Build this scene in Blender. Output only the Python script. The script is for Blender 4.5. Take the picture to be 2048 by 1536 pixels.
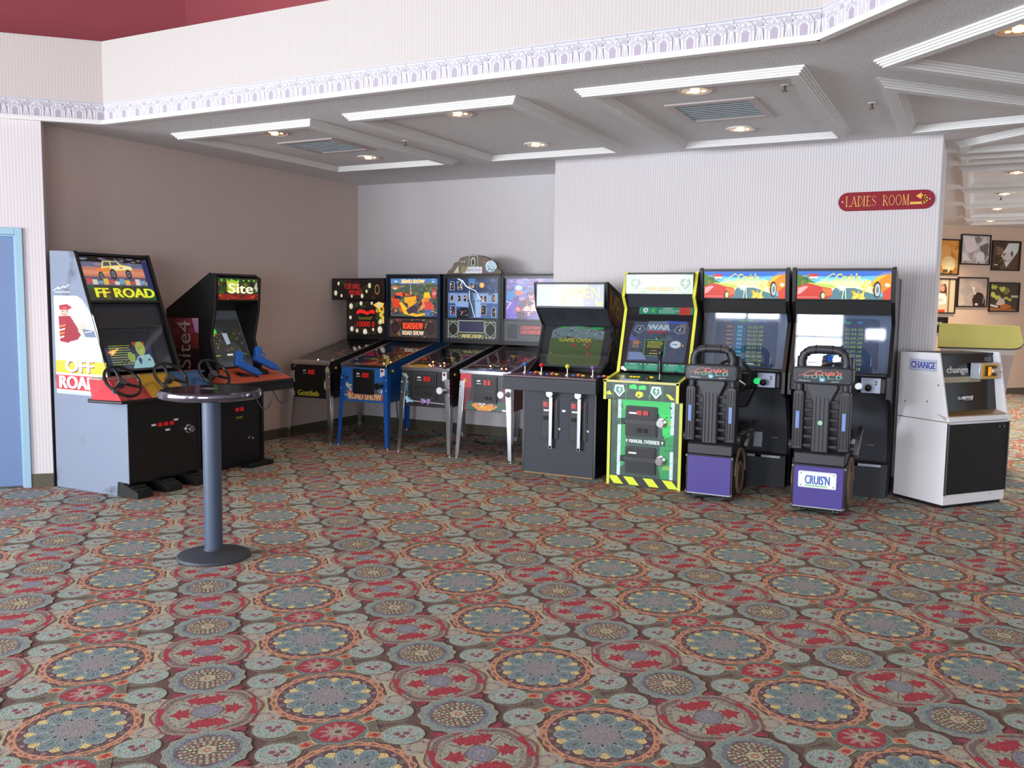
import bpy, bmesh, math, random
import numpy as np
from mathutils import Vector, Matrix
PI = math.pi
for o in list(bpy.data.objects): bpy.data.objects.remove(o)
SC = bpy.context.scene
COL = SC.collection

# ------------------------------------------------------------------ camera
YAW, PITCH, ROLL, FPX, CAMH = -0.47806651, -0.0941773, 0.01247643, 1770.43, 1.62
fw = Vector((math.sin(YAW)*math.cos(PITCH), math.cos(YAW)*math.cos(PITCH), math.sin(PITCH)))
rt = fw.cross(Vector((0, 0, 1))).normalized(); up = rt.cross(fw)
r2 = rt*math.cos(ROLL)+up*math.sin(ROLL); u2 = up*math.cos(ROLL)-rt*math.sin(ROLL)
cd = bpy.data.cameras.new('camera'); cam = bpy.data.objects.new('camera', cd); COL.objects.link(cam)
cam.matrix_world = Matrix(((r2.x, u2.x, -fw.x, 0), (r2.y, u2.y, -fw.y, 0), (r2.z, u2.z, -fw.z, CAMH), (0, 0, 0, 1)))
cd.sensor_width = 36; cd.lens = FPX/2048*36; cd.clip_start = .05; cd.clip_end = 200
SC.camera = cam
# ------------------------------------------------------------------ world, lights, exposure
w = bpy.data.worlds.new('daylight'); SC.world = w; w.use_nodes = True
w.node_tree.nodes['Background'].inputs[0].default_value = (.75, .87, 1, 1)
w.node_tree.nodes['Background'].inputs[1].default_value = 1.2
def area(name, loc, rot, sx, sy, power, col):
    l = bpy.data.lights.new(name, 'AREA'); l.shape = 'RECTANGLE'; l.size = sx; l.size_y = sy
    l.energy = power; l.color = col
    o = bpy.data.objects.new(name, l); COL.objects.link(o); o.location = loc; o.rotation_euler = rot
    return o
DAY = (.88, .93, 1.0)
# daylight coming through the glazed fronts behind and to the left of the camera
for i, y in enumerate((-6.3, -3.5, -.7)):
    area('window_daylight', (-9.0, y, 1.6), (0, -PI/2, 0), 2.3, 2.5, 330, DAY)
WINS = ((-8.6, -6.5, .35, 2.85), (-6.1, -4.4, 2.60, 2.85), (-4.0, -2.85, .9, 2.85), (-2.35, -1.85, 2.15, 2.5), (.1, 2.5, .35, 2.85), (2.9, 5.5, .35, 2.85))
for x0, x1, z0, z1 in WINS:
    area('window_daylight', ((x0+x1)/2, -7.9, (z0+z1)/2), (PI/2, 0, 0), x1-x0, z1-z0, (92 if x1 < 0 else 40)*(x1-x0)*(z1-z0), DAY)
for i, x in enumerate((-6.6, -2.6, 1.4)):
    area('added_upper_fill', (x, -7.9, 4.2), (PI/2, 0, 0), 3.4, 1.0, 4, DAY)  # added fill lights high on the front wall, where no window opens
area('corridor_window_daylight', (4.5, 13.0, 1.4), (0, PI/2, 0), 2.0, 3.0, 105, DAY)
SC.view_settings.view_transform = 'Standard'; SC.view_settings.look = 'None'
SC.view_settings.gamma = 1; SC.view_settings.use_curve_mapping = False
SC.view_settings.exposure = 0.50

# ------------------------------------------------------------------ colour and materials
def lin(c):
    return tuple((x/255/12.92 if x/255 <= .04045 else ((x/255+.055)/1.055)**2.4) for x in c[:3])
def L4(c): return lin(c)+(1,)
MATS = {}
def nodes(name):
    m = bpy.data.materials.new(name); m.use_nodes = True; nt = m.node_tree
    return m, nt, nt.nodes['Principled BSDF']
def coords(nt, scale=(1, 1, 1)):
    t = nt.nodes.new('ShaderNodeTexCoord'); mp = nt.nodes.new('ShaderNodeMapping'); mp.inputs['Scale'].default_value = scale
    nt.links.new(t.outputs['Object'], mp.inputs[0]); return mp.outputs[0]
def M(name, col=(128,)*3, rough=.5, metal=0, var=.0, vscale=8, bump=0, bscale=60, spec=.5, emit=0, coat=0, stain=None):
    if name in MATS: return MATS[name]
    m, nt, b = nodes(name)
    c = L4(col); b.inputs['Base Color'].default_value = c
    b.inputs['Roughness'].default_value = rough; b.inputs['Metallic'].default_value = metal
    b.inputs['Specular IOR Level'].default_value = spec; b.inputs['Coat Weight'].default_value = coat
    if emit: b.inputs['Emission Color'].default_value = c; b.inputs['Emission Strength'].default_value = emit
    co = coords(nt)
    if var:
        n = nt.nodes.new('ShaderNodeTexNoise'); n.inputs['Scale'].default_value = vscale; n.inputs['Detail'].default_value = 5
        nt.links.new(co, n.inputs[0])
        mx = nt.nodes.new('ShaderNodeMix'); mx.data_type = 'RGBA'
        mx.inputs['A'].default_value = tuple(x*(1-var) for x in c[:3])+(1,)
        mx.inputs['B'].default_value = tuple(min(1, x*(1+var)) for x in c[:3])+(1,)
        nt.links.new(n.outputs[0], mx.inputs['Factor']); out = mx.outputs['Result']
        if stain:
            n2 = nt.nodes.new('ShaderNodeTexNoise'); n2.inputs['Scale'].default_value = stain[1]; n2.inputs['Detail'].default_value = 6
            nt.links.new(co, n2.inputs[0])
            r = nt.nodes.new('ShaderNodeValToRGB'); r.color_ramp.elements[0].position = stain[2]; r.color_ramp.elements[1].position = stain[2]+.12
            nt.links.new(n2.outputs[0], r.inputs[0])
            m2 = nt.nodes.new('ShaderNodeMix'); m2.data_type = 'RGBA'; m2.inputs['B'].default_value = L4(stain[0])
            nt.links.new(r.outputs[0], m2.inputs['Factor']); nt.links.new(out, m2.inputs['A']); out = m2.outputs['Result']
        nt.links.new(out, b.inputs['Base Color'])
    if bump:
        n = nt.nodes.new('ShaderNodeTexNoise'); n.inputs['Scale'].default_value = bscale; n.inputs['Detail'].default_value = 3
        nt.links.new(co, n.inputs[0])
        bp = nt.nodes.new('ShaderNodeBump'); bp.inputs['Strength'].default_value = bump; bp.inputs['Distance'].default_value = .005
        nt.links.new(n.outputs[0], bp.inputs['Height']); nt.links.new(bp.outputs[0], b.inputs['Normal'])
    MATS[name] = m; return m
def colmat(name, rough=.4, emit=0, base=1.0, noise=0, nscale=200, bump=0, spec=.5, coat=0):
    """printed surface: the inks come from the mesh's own face colours"""
    if name in MATS: return MATS[name]
    m, nt, b = nodes(name)
    a = nt.nodes.new('ShaderNodeAttribute'); a.attribute_name = 'Col'; out = a.outputs[0]
    mu = nt.nodes.new('ShaderNodeMix'); mu.data_type = 'RGBA'; mu.blend_type = 'MULTIPLY'; mu.inputs['Factor'].default_value = 1
    nt.links.new(out, mu.inputs['A']); mu.inputs['B'].default_value = (base,)*3+(1,)
    out2 = mu.outputs['Result']
    if noise:
        co = coords(nt); n = nt.nodes.new('ShaderNodeTexNoise'); n.inputs['Scale'].default_value = nscale; n.inputs['Detail'].default_value = 3
        nt.links.new(co, n.inputs[0])
        r = nt.nodes.new('ShaderNodeMapRange'); r.inputs[1].default_value = .25; r.inputs[2].default_value = .75; r.inputs[3].default_value = 1-noise; r.inputs[4].default_value = 1+noise
        nt.links.new(n.outputs[0], r.inputs[0])
        v = nt.nodes.new('ShaderNodeVectorMath'); v.operation = 'SCALE'
        nt.links.new(out2, v.inputs[0]); nt.links.new(r.outputs[0], v.inputs[3]); out2 = v.outputs[0]
        if bump:
            bp = nt.nodes.new('ShaderNodeBump'); bp.inputs['Strength'].default_value = bump; bp.inputs['Distance'].default_value = .004
            nt.links.new(n.outputs[0], bp.inputs['Height']); nt.links.new(bp.outputs[0], b.inputs['Normal'])
    nt.links.new(out2, b.inputs['Base Color'])
    b.inputs['Roughness'].default_value = rough; b.inputs['Specular IOR Level'].default_value = spec; b.inputs['Coat Weight'].default_value = coat
    b.inputs['Coat Roughness'].default_value = .08
    if emit:
        nt.links.new(out, b.inputs['Emission Color']); b.inputs['Emission Strength'].default_value = emit
    MATS[name] = m; return m
def stripes(name, c1, c2, per, axis=(1, 0, 0), rough=.7):
    m, nt, b = nodes(name)
    t = nt.nodes.new('ShaderNodeTexCoord'); d = nt.nodes.new('ShaderNodeVectorMath'); d.operation = 'DOT_PRODUCT'
    d.inputs[1].default_value = tuple(a*2*PI/per for a in axis); nt.links.new(t.outputs['Object'], d.inputs[0])
    s = nt.nodes.new('ShaderNodeMath'); s.operation = 'SINE'; nt.links.new(d.outputs['Value'], s.inputs[0])
    r = nt.nodes.new('ShaderNodeMapRange'); r.inputs[1].default_value = -.3; r.inputs[2].default_value = .7; nt.links.new(s.outputs[0], r.inputs[0])
    mx = nt.nodes.new('ShaderNodeMix'); mx.data_type = 'RGBA'; mx.inputs['A'].default_value = L4(c1); mx.inputs['B'].default_value = L4(c2)
    nt.links.new(r.outputs[0], mx.inputs['Factor'])
    n = nt.nodes.new('ShaderNodeTexNoise'); n.inputs['Scale'].default_value = 90; nt.links.new(t.outputs['Object'], n.inputs[0])
    bp = nt.nodes.new('ShaderNodeBump'); bp.inputs['Strength'].default_value = .12; bp.inputs['Distance'].default_value = .003
    nt.links.new(n.outputs[0], bp.inputs['Height']); nt.links.new(bp.outputs[0], b.inputs['Normal'])
    nt.links.new(mx.outputs['Result'], b.inputs['Base Color']); b.inputs['Roughness'].default_value = rough
    MATS[name] = m; return m
def glassmat(name, tint=(255, 255, 255), gloss=.12):
    m = bpy.data.materials.new(name); m.use_nodes = True; nt = m.node_tree; nt.nodes.clear()
    o = nt.nodes.new('ShaderNodeOutputMaterial'); t = nt.nodes.new('ShaderNodeBsdfTransparent'); g = nt.nodes.new('ShaderNodeBsdfGlossy')
    g.inputs['Roughness'].default_value = .03; t.inputs[0].default_value = L4(tint)
    f = nt.nodes.new('ShaderNodeFresnel'); f.inputs[0].default_value = 1.5
    mx = nt.nodes.new('ShaderNodeMixShader'); ad = nt.nodes.new('ShaderNodeMath'); ad.operation = 'ADD'; ad.inputs[1].default_value = gloss; ad.use_clamp = True
    ge = nt.nodes.new('ShaderNodeNewGeometry'); bk = nt.nodes.new('ShaderNodeMath'); bk.operation = 'SUBTRACT'; bk.inputs[0].default_value = 1
    nt.links.new(ge.outputs['Backfacing'], bk.inputs[1]); ml = nt.nodes.new('ShaderNodeMath'); ml.operation = 'MULTIPLY'
    nt.links.new(ad.outputs[0], ml.inputs[0]); nt.links.new(bk.outputs[0], ml.inputs[1])
    nt.links.new(f.outputs[0], ad.inputs[0]); nt.links.new(ml.outputs[0], mx.inputs[0]); nt.links.new(t.outputs[0], mx.inputs[1]); nt.links.new(g.outputs[0], mx.inputs[2])
    nt.links.new(mx.outputs[0], o.inputs[0]); MATS[name] = m; return m

WALLP = stripes('striped_wallpaper', (217, 213, 213), (200, 195, 200), .024)
WALLP45 = stripes('striped_wallpaper_diagonal', (222, 217, 216), (208, 202, 206), .024, (.7071, .7071, 0))
WALLY = stripes('striped_wallpaper_shade_wall', (214, 196, 187), (204, 186, 178), .024, (0, 1, 0))
FASCIA = stripes('fascia_wallpaper', (197, 193, 188), (191, 185, 181), .024)
FASC45 = stripes('fascia_wallpaper_diagonal', (202, 194, 190), (196, 186, 184), .024, (.7071, .7071, 0))
CEIL = M('popcorn_ceiling', (232, 237, 242), .9, var=.36, vscale=95, bump=1.0, bscale=80)
TRIMW = M('white_trim_paint', (226, 226, 224), .6, bump=.1, bscale=40)
RED = M('red_plaster', (165, 76, 84), .8, var=.05, vscale=3, bump=.15, bscale=80)
BASEB = M('olive_baseboard', (84, 78, 62), .6, var=.1)
BLACK = M('black_laminate', (16, 16, 18), .45, var=.15, vscale=20)
BLK2 = M('black_textured_panel', (42, 46, 56), .55, var=.15, vscale=30, bump=.25, bscale=300)
PLAST = M('black_plastic', (20, 21, 24), .32)
PLASG = M('charcoal_plastic', (45, 47, 53), .45, bump=.1, bscale=200)
RUB = M('rubber', (22, 22, 24), .7)
CHROME = M('chrome', (215, 218, 222), .18, 1)
STEEL = M('brushed_steel', (175, 180, 188), .35, 1, bump=.1, bscale=90)
WHT = M('white_plastic', (232, 232, 236), .4)
GLASS = glassmat('clear_glass')
SGLASS = glassmat('tinted_screen_glass', (225, 228, 232), .05)
PRINT = colmat('printed_vinyl', .38)
LIT = colmat('backlit_print', .25, .62, .35)
LITB = colmat('bright_backlit_print', .25, .72, .35)
CRT = colmat('crt_picture', .22, .75, .3)
DIMCRT = colmat('dim_crt_picture', .12, .45, .5)
BLUEM = M('blue_lacquer', (30, 105, 185), .35)
YEL = M('yellow_edge_trim', (216, 220, 70), .4)
BULB = M('bulb_and_glint_glow', (255, 170, 90), .4, emit=14)
WBULB = M('glowing_white_lamp', (255, 236, 200), .4, emit=9)

# ------------------------------------------------------------------ mesh builder
class MB:
    def __init__(s): s.v = []; s.f = []
    def add(s, vs, fs, T=None):
        k = len(s.v)
        s.v += [tuple(T @ Vector(p)) for p in vs] if T else [tuple(p) for p in vs]
        s.f += [tuple(i+k for i in f) for f in fs]; return s
    def box(s, x0, y0, z0, x1, y1, z1, T=None):
        return s.add([(x0,y0,z0),(x1,y0,z0),(x1,y1,z0),(x0,y1,z0),(x0,y0,z1),(x1,y0,z1),(x1,y1,z1),(x0,y1,z1)],
                     [(0,3,2,1),(4,5,6,7),(0,1,5,4),(1,2,6,5),(2,3,7,6),(3,0,4,7)], T)
    def prism(s, pts, axis, a, b, T=None):
        n = len(pts)
        g = {'x': lambda p, c: (c, p[0], p[1]), 'y': lambda p, c: (p[0], c, p[1]), 'z': lambda p, c: (p[0], p[1], c)}[axis]
        vs = [g(p, a) for p in pts]+[g(p, b) for p in pts]
        return s.add(vs, [tuple(range(n))[::-1], tuple(range(n, 2*n))]+[(i, (i+1) % n, n+(i+1) % n, n+i) for i in range(n)], T)
    def ring(s, c, ax, r, n):
        ax = Vector(ax).normalized(); a = ax.orthogonal().normalized(); b = ax.cross(a)
        return [tuple(Vector(c)+a*r*math.cos(2*PI*i/n)+b*r*math.sin(2*PI*i/n)) for i in range(n)]
    def cyl(s, p0, p1, r0, r1=None, n=16, T=None):
        r1 = r0 if r1 is None else r1; ax = Vector(p1)-Vector(p0)
        vs = s.ring(p0, ax, r0, n)+s.ring(p1, ax, r1, n)
        return s.add(vs, [tuple(range(n))[::-1], tuple(range(n, 2*n))]+[(i, (i+1) % n, n+(i+1) % n, n+i) for i in range(n)], T)
    def tube(s, pts, r, n=8, closed=False, T=None):
        P = [Vector(p) for p in pts]; m = len(P); vs = []; fs = []
        prev = None
        for i in range(m):
            d = (P[(i+1) % m]-P[i-1]) if closed else (P[min(i+1, m-1)]-P[max(i-1, 0)])
            d.normalize()
            a = d.orthogonal() if prev is None else prev-d*prev.dot(d)
            a.normalize(); prev = a; b = d.cross(a)
            rr = r[i] if isinstance(r, (list, tuple)) else r
            vs += [tuple(P[i]+a*rr*math.cos(2*PI*k/n)+b*rr*math.sin(2*PI*k/n)) for k in range(n)]
        for i in range(m if closed else m-1):
            j = (i+1) % m; fs += [(i*n+k, i*n+(k+1) % n, j*n+(k+1) % n, j*n+k) for k in range(n)]
        if not closed: fs += [tuple(range(n))[::-1], tuple(range((m-1)*n, m*n))]
        return s.add(vs, fs, T)
    def lathe(s, prof, n=24, T=None):
        vs = []; fs = []; m = len(prof)
        for r, z in prof: vs += [(r*math.cos(2*PI*k/n), r*math.sin(2*PI*k/n), z) for k in range(n)]
        for i in range(m-1): fs += [(i*n+k, i*n+(k+1) % n, (i+1)*n+(k+1) % n, (i+1)*n+k) for k in range(n)]
        fs += [tuple(range(n))[::-1], tuple(range((m-1)*n, m*n))]
        return s.add(vs, fs, T)
    def sphere(s, c, r, n=10, sq=(1, 1, 1)):
        pr = [(max(r*math.sin(PI*i/n), 1e-4), -r*math.cos(PI*i/n)) for i in range(n+1)]
        return s.lathe(pr, n+4, Matrix.Translation(c) @ Matrix.Diagonal(sq+(1,)))
    def build(s, name, mat, parent=None, label=None, bevel=0, seg=2, angle=35):
        me = bpy.data.meshes.new(name); me.from_pydata(s.v, [], s.f)
        bm = bmesh.new(); bm.from_mesh(me); bmesh.ops.recalc_face_normals(bm, faces=bm.faces); bm.to_mesh(me); bm.free()
        me.polygons.foreach_set('use_smooth', [True]*len(me.polygons)); me.set_sharp_from_angle(angle=math.radians(angle))
        me.materials.append(mat)
        o = bpy.data.objects.new(name, me); COL.objects.link(o); o.parent = parent
        if label: o['label'] = label
        if bevel:
            b = o.modifiers.new('bevel', 'BEVEL'); b.width = bevel; b.segments = seg; b.limit_method = 'ANGLE'; b.angle_limit = math.radians(40); b.harden_normals = False
        return o
def rrect(x0, z0, x1, z1, r, n=5):
    out = []
    for cx, cz, a in ((x1-r, z1-r, 0), (x0+r, z1-r, 90), (x0+r, z0+r, 180), (x1-r, z0+r, 270)):
        out += [(cx+r*math.cos(math.radians(a+90*i/n)), cz+r*math.sin(math.radians(a+90*i/n))) for i in range(n+1)]
    return out
def box(*a, T=None): return MB().box(*a, T=T)
def thing(name, label, cat, loc=(0, 0, 0), rz=0, group=None):
    o = bpy.data.objects.new(name, None); COL.objects.link(o); o.location = loc; o.rotation_euler = (0, 0, rz); o.empty_display_size = .1
    o['label'] = label; o['category'] = cat
    if group: o['group'] = group
    return o
def tag(o, label, cat, group=None):
    o['label'] = label; o['category'] = cat
    if group: o['group'] = group
    return o
def struct(o, label=None):
    o['kind'] = 'structure'
    if label: o['label'] = label
    return o

# ------------------------------------------------------------------ lettering and flat print
_T = {}
def glyphs(txt):
    if txt in _T: return _T[txt]
    c = bpy.data.curves.new('t', 'FONT'); c.body = txt; c.resolution_u = 3
    o = bpy.data.objects.new('t', c); me = bpy.data.meshes.new_from_object(o)
    V = [(v.co.x, v.co.y) for v in me.vertices]; F = []
    me.calc_loop_triangles(); F = [tuple(t.vertices) for t in me.loop_triangles]
    bpy.data.objects.remove(o); bpy.data.curves.remove(c); bpy.data.meshes.remove(me)
    xs = [v[0] for v in V]; ys = [v[1] for v in V]
    x0, x1, y0, y1 = min(xs), max(xs), min(ys), max(ys)
    V = [((x-x0)/(x1-x0), (y1-y)/(y1-y0)) for x, y in V]   # 0..1, y down
    _T[txt] = (V, F); return _T[txt]
def clip(poly, W, H):
    for ax, lim, sg in ((0, 0, 1), (0, W, -1), (1, 0, 1), (1, H, -1)):
        out = []
        for i in range(len(poly)):
            a, b = poly[i-1], poly[i]; da = (a[ax]-lim)*sg; db = (b[ax]-lim)*sg
            if (da < 0) != (db < 0):
                t = da/(da-db); out.append((a[0]+(b[0]-a[0])*t, a[1]+(b[1]-a[1])*t))
            if db >= 0: out.append(b)
        poly = out
        if len(poly) < 3: return []
    return poly
class Art:
    """flat print: coloured polygons in a W x H box, y down, later ones on top"""
    def __init__(s, W, H, bg=None, noclip=False):
        s.W, s.H = W, H; s.p = []; s.lay = 0; s.nc = noclip
        if bg is not None: s.rect(0, 0, W, H, bg)
    def poly(s, c, pts, same=False):
        if not s.nc: pts = clip(pts, s.W, s.H)
        if len(pts) < 3: return s
        if not same: s.lay += 1
        s.p.append((c, pts, s.lay)); return s
    def rect(s, x0, y0, x1, y1, c): return s.poly(c, [(x0, y0), (x1, y0), (x1, y1), (x0, y1)])
    def ell(s, cx, cy, rx, ry, c, n=20, rot=0):
        co, si = math.cos(rot), math.sin(rot)
        return s.poly(c, [(cx+rx*math.cos(2*PI*i/n)*co-ry*math.sin(2*PI*i/n)*si, cy+rx*math.cos(2*PI*i/n)*si+ry*math.sin(2*PI*i/n)*co) for i in range(n)])
    def line(s, pts, w, c, closed=False):
        s.lay += 1; P = [Vector(p) for p in pts]
        if closed: P.append(P[0])
        for a, b in zip(P[:-1], P[1:]):
            d = b-a
            if d.length < 1e-9: continue
            n = Vector((-d.y, d.x)).normalized()*w/2; e = d.normalized()*w*.25
            s._raw(c, [tuple(a-e+n), tuple(b+e+n), tuple(b+e-n), tuple(a-e-n)])
        return s
    def _raw(s, c, pts):
        if not s.nc: pts = clip(pts, s.W, s.H)
        if len(pts) >= 3: s.p.append((c, pts, s.lay))
    def star(s, cx, cy, r1, r2, n, c, ph=0, sx=1, sy=1):
        return s.poly(c, [(cx+sx*(r1 if i % 2 == 0 else r2)*math.cos(ph+PI*i/n), cy+sy*(r1 if i % 2 == 0 else r2)*math.sin(ph+PI*i/n)) for i in range(2*n)])
    def text(s, t, x0, y0, x1, y1, c, shear=0, fn=None, sh=None, vert=False, bold=0):
        V, F = glyphs(t)
        def put(dx, dy, col):
            s.lay += 1
            P = []
            for u, v in V:
                if vert: x = x0+(x1-x0)*v; y = y1-(y1-y0)*u
                else: x = x0+(x1-x0)*u+shear*(1-v)*(y1-y0); y = y0+(y1-y0)*v
                if fn: x, y = fn(x, y)
                P.append((x+dx, y+dy))
            for f in F: s._raw(col, [P[i] for i in f])
        if sh: put(sh[1], sh[2], sh[0])
        for k in ((-bold, bold) if bold else (0,)): put(k, 0, c)
        if bold: put(0, bold*.6, c)
        return s
    def blobs(s, n, cols, box, size, seed=1, sq=1.0):
        R = random.Random(seed)
        for _ in range(n):
            cx = R.uniform(box[0], box[2]); cy = R.uniform(box[1], box[3]); r = size*R.uniform(.35, 1); k = R.randint(5, 8); a0 = R.random()*6
            s.poly(R.choice(cols), [(cx+r*R.uniform(.5, 1.2)*math.cos(a0+2*PI*i/k), cy+sq*r*R.uniform(.5, 1.2)*math.sin(a0+2*PI*i/k)) for i in range(k)])
        return s
    def lines(s, n, cols, box, w, seed=1, h=3):
        """rows of tiny unreadable print"""
        R = random.Random(seed); dy = (box[3]-box[1])/n
        for i in range(n):
            x = box[0]; y = box[1]+i*dy; s.lay += 1; c = R.choice(cols); end = box[2]-R.uniform(0, .25)*(box[2]-box[0])
            while x < end:
                l = R.uniform(.5, 2.2)*w; s._raw(c, [(x, y), (min(x+l, end), y), (min(x+l, end), y+h), (x, y+h)]); x += l+w*.35
        return s
def decal(name, art, mat, parent, O, U, V, label=None, thick=.00003, off=.0006):
    O, U, V = Vector(O), Vector(U), Vector(V); N = V.cross(U).normalized()
    vs = []; fs = []; cols = []
    for c, pts, l in art.p:
        k = len(vs); vs += [tuple(O+U*(p[0]/art.W)+V*(p[1]/art.H)+N*(off+l*thick)) for p in pts]
        fs.append(tuple(range(k+len(pts)-1, k-1, -1))); cols.append(lin(c)+(1,))
    me = bpy.data.meshes.new(name); me.from_pydata(vs, [], fs)
    # keep faces looking along N
    if len(me.polygons) and me.polygons[0].normal.dot(N) < 0:
        me.flip_normals()
    at = me.color_attributes.new('Col', 'FLOAT_COLOR', 'CORNER'); arr = []
    for p in me.polygons: arr += list(cols[p.index])*p.loop_total
    at.data.foreach_set('color', arr)
    me.materials.append(mat)
    o = bpy.data.objects.new(name, me); COL.objects.link(o); o.parent = parent
    if label: o['label'] = label
    return o
# ================================================================== THE ROOM
HC = 3.05; S2 = math.sqrt(.5)
A = Vector((-6.50, 5.11)); B = Vector((-.81, 5.12)); PW = Vector((-6.84, 4.78))
WX = -7.04; YW = 8.37; YA = 9.25; XC = -3.87; XR = -.30
# ---- carpet (one floor with its woven motifs; tile of 0.632 x 0.93 m)
TA, TB = .632, .930
def carpet_tile():
    a = Art(1, 1, noclip=True)
    BR = (106, 92, 88); OL = (104, 98, 84); PALE = (146, 166, 156); CRM = (176, 172, 136); ORG = (200, 132, 98); MAR = (84, 58, 66)
    TEAL = (110, 134, 136); DTE = (88, 104, 110); REDC = (156, 40, 52); MAUV = (134, 130, 132); YEL_ = (212, 190, 120); SLT = (104, 106, 118); FAN = (166, 160, 140)
    def P(cx, cy, r, n, f, c, ph=0, sy=1):
        a.poly(c, [(cx+r*f(2*PI*i/n)*math.cos(2*PI*i/n+ph), cy+sy*r*f(2*PI*i/n)*math.sin(2*PI*i/n+ph)) for i in range(n)])
    def leaf(cx, cy, ang, L, c):
        pts = [(0, .0), (.25, .12), (.18, .42), (.5, .26), (.56, .52), (.72, .2), (1, .0)]
        pts = pts+[(x, -y) for x, y in pts[::-1][1:-1]]
        a.poly(c, [(cx+L*(x*math.cos(ang)-y*math.sin(ang)), cy+L*(x*math.sin(ang)+y*math.cos(ang))) for x, y in pts])
    # olive ground between ovals, darker weave bars
    a.poly(OL, [(-.316, -.12), (-.20, -.12), (-.20, .12), (-.316, .12)]); a.poly(OL, [(.20, -.12), (.316, -.12), (.316, .12), (.20, .12)])
    for (x, y) in ((.316, 0),):
        for sx in (-1, 1):
            for sy in (-1, 1):
                a.poly(OL, [(x+sx*.03, y+sy*.07), (x+sx*.14, y+sy*.15), (x+sx*.05, y+sy*.30), (x, y+sy*.25)])
    # fans between rosette and octagon
    for sy in (-1, 1):
        for sx in (-1, 1):
            P(sx*.115, sy*.262, .066, 22, lambda t: 1+.09*math.cos(9*t), FAN); P(sx*.115, sy*.262, .048, 16, lambda t: 1+.1*math.cos(7*t), (150, 138, 132))
            P(sx*.115, sy*.262, .030, 12, lambda t: 1+.15*math.cos(5*t), FAN)
            for k in range(5): P(sx*.115+.04*math.cos(k*1.25), sy*.262+.04*math.sin(k*1.25), .007, 6, lambda t: 1, (120, 92, 92))
        a.poly(CRM, [(-.075, sy*.236), (.075, sy*.236), (.05, sy*.31), (-.05, sy*.31)]); P(0, sy*.262, .012, 8, lambda t: 1, ORG)
    # rosette
    P(0, 0, .227, 96, lambda t: 1+.022*math.cos(24*t), ORG); P(0, 0, .217, 96, lambda t: 1+.022*math.cos(24*t), (112, 92, 86)); P(0, 0, .210, 96, lambda t: 1-.022*math.cos(24*t), ORG)
    P(0, 0, .199, 60, lambda t: 1, MAR)
    for k in range(20):
        t = 2*PI*(k+.5)/20; P(.186*math.cos(t), .186*math.sin(t), .014 if k % 2 else .010, 7, lambda t: 1, OL if k % 2 else (150, 120, 120))
        P(.213*math.cos(t), .213*math.sin(t), .008, 6, lambda t: 1, (206, 140, 106))
    for k in range(10):
        t = 2*PI*(k+.5)/10; c, s = math.cos(t), math.sin(t)
        a.poly(YEL_, [(.165*c-.022*s, .165*s+.022*c), (.178*c, .178*s), (.165*c+.022*s, .165*s-.022*c), (.13*c, .13*s)])
    for k in range(10):
        t = 2*PI*k/10; c, s = math.cos(t), math.sin(t)
        for r, q, col in ((.060, 1.05, (150, 164, 162)), (.054, .92, TEAL), (.042, .62, (100, 118, 122)), (.034, .42, TEAL), (.018, .22, (84, 98, 102))):
            a.ell(.124*c, .124*s, r*.88, .036*q, col, 14, t)
    P(0, 0, .085, 40, lambda t: 1+.14*math.cos(10*t), (126, 132, 134)); P(0, 0, .066, 30, lambda t: 1+.08*math.cos(10*t), MAUV); P(0, 0, .010, 8, lambda t: 1, (118, 124, 126))
    # red ogee between rosettes
    x = .316
    for sy in (-1, 1): a.poly(OL, [(x-.075, sy*.085), (x+.075, sy*.085), (x+.05, sy*.15), (x-.05, sy*.15)])
    P(x, 0, .118, 40, lambda t: .82+.16*abs(math.sin(t))**1.5+.04*math.cos(6*t), (122, 132, 122)); P(x, 0, .108, 40, lambda t: .82+.16*abs(math.sin(t))**1.5+.04*math.cos(6*t), (96, 108, 104))
    a.poly(REDC, [(x-.078, -.012), (x-.060, -.060), (x-.022, -.092), (x, -.108), (x+.022, -.092), (x+.060, -.060), (x+.078, -.012), (x+.078, .012), (x+.060, .060), (x+.022, .092), (x, .108), (x-.022, .092), (x-.060, .060), (x-.078, .012)])
    P(x, 0, .056, 48, lambda t: 1+.34*math.cos(10*t), (166, 120, 116)); P(x, 0, .030, 24, lambda t: 1+.2*math.cos(6*t), (160, 160, 130)); P(x, 0, .014, 10, lambda t: 1, MAR)
    # small ovals with their orange ties
    for sx in (-1, 1):
        for sy in (-1, 1):
            cx, cy = x+sx*.096, sy*.226
            a.poly(CRM, [(x+sx*.035, sy*.100), (x+sx*.075, sy*.085), (x+sx*.10, sy*.150), (x+sx*.055, sy*.165)])
            a.poly((196, 112, 74), [(x+sx*.042, sy*.106), (x+sx*.073, sy*.094), (x+sx*.092, sy*.146), (x+sx*.06, sy*.158)])
            P(x+sx*.067, sy*.126, .015, 12, lambda t: 1+.25*math.cos(4*t), (160, 50, 50))
            for r, col in ((1, (146, 152, 134)), (.92, PALE), (.74, (140, 158, 156)), (.62, PALE)): a.ell(cx, cy, .074*r, .083*r, col, 22)
            for k, (dx, dy) in enumerate(((-.012, -.02), (.012, -.006), (-.006, .016), (.022, .03), (-.03, .034))):
                P(cx+dx, cy+dy, .0135 if k < 3 else .009, 10, lambda t: 1+.25*math.cos(5*t), (120, 62, 72) if k < 3 else (176, 92, 96))
            a.line([(cx-.045, cy-.03), (cx-.035, cy-.055), (cx+.01, cy-.062)], .005, (112, 140, 150)); a.line([(cx+.045, cy-.01), (cx+.05, cy+.03), (cx+.02, cy+.06)], .005, (112, 140, 150))
            for k in range(7): P(cx+.05*math.cos(k*.9), cy+.055*math.sin(k*.9), .006, 6, lambda t: 1, (172, 176, 150))
    # octagon with leaves
    y = .465
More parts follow.
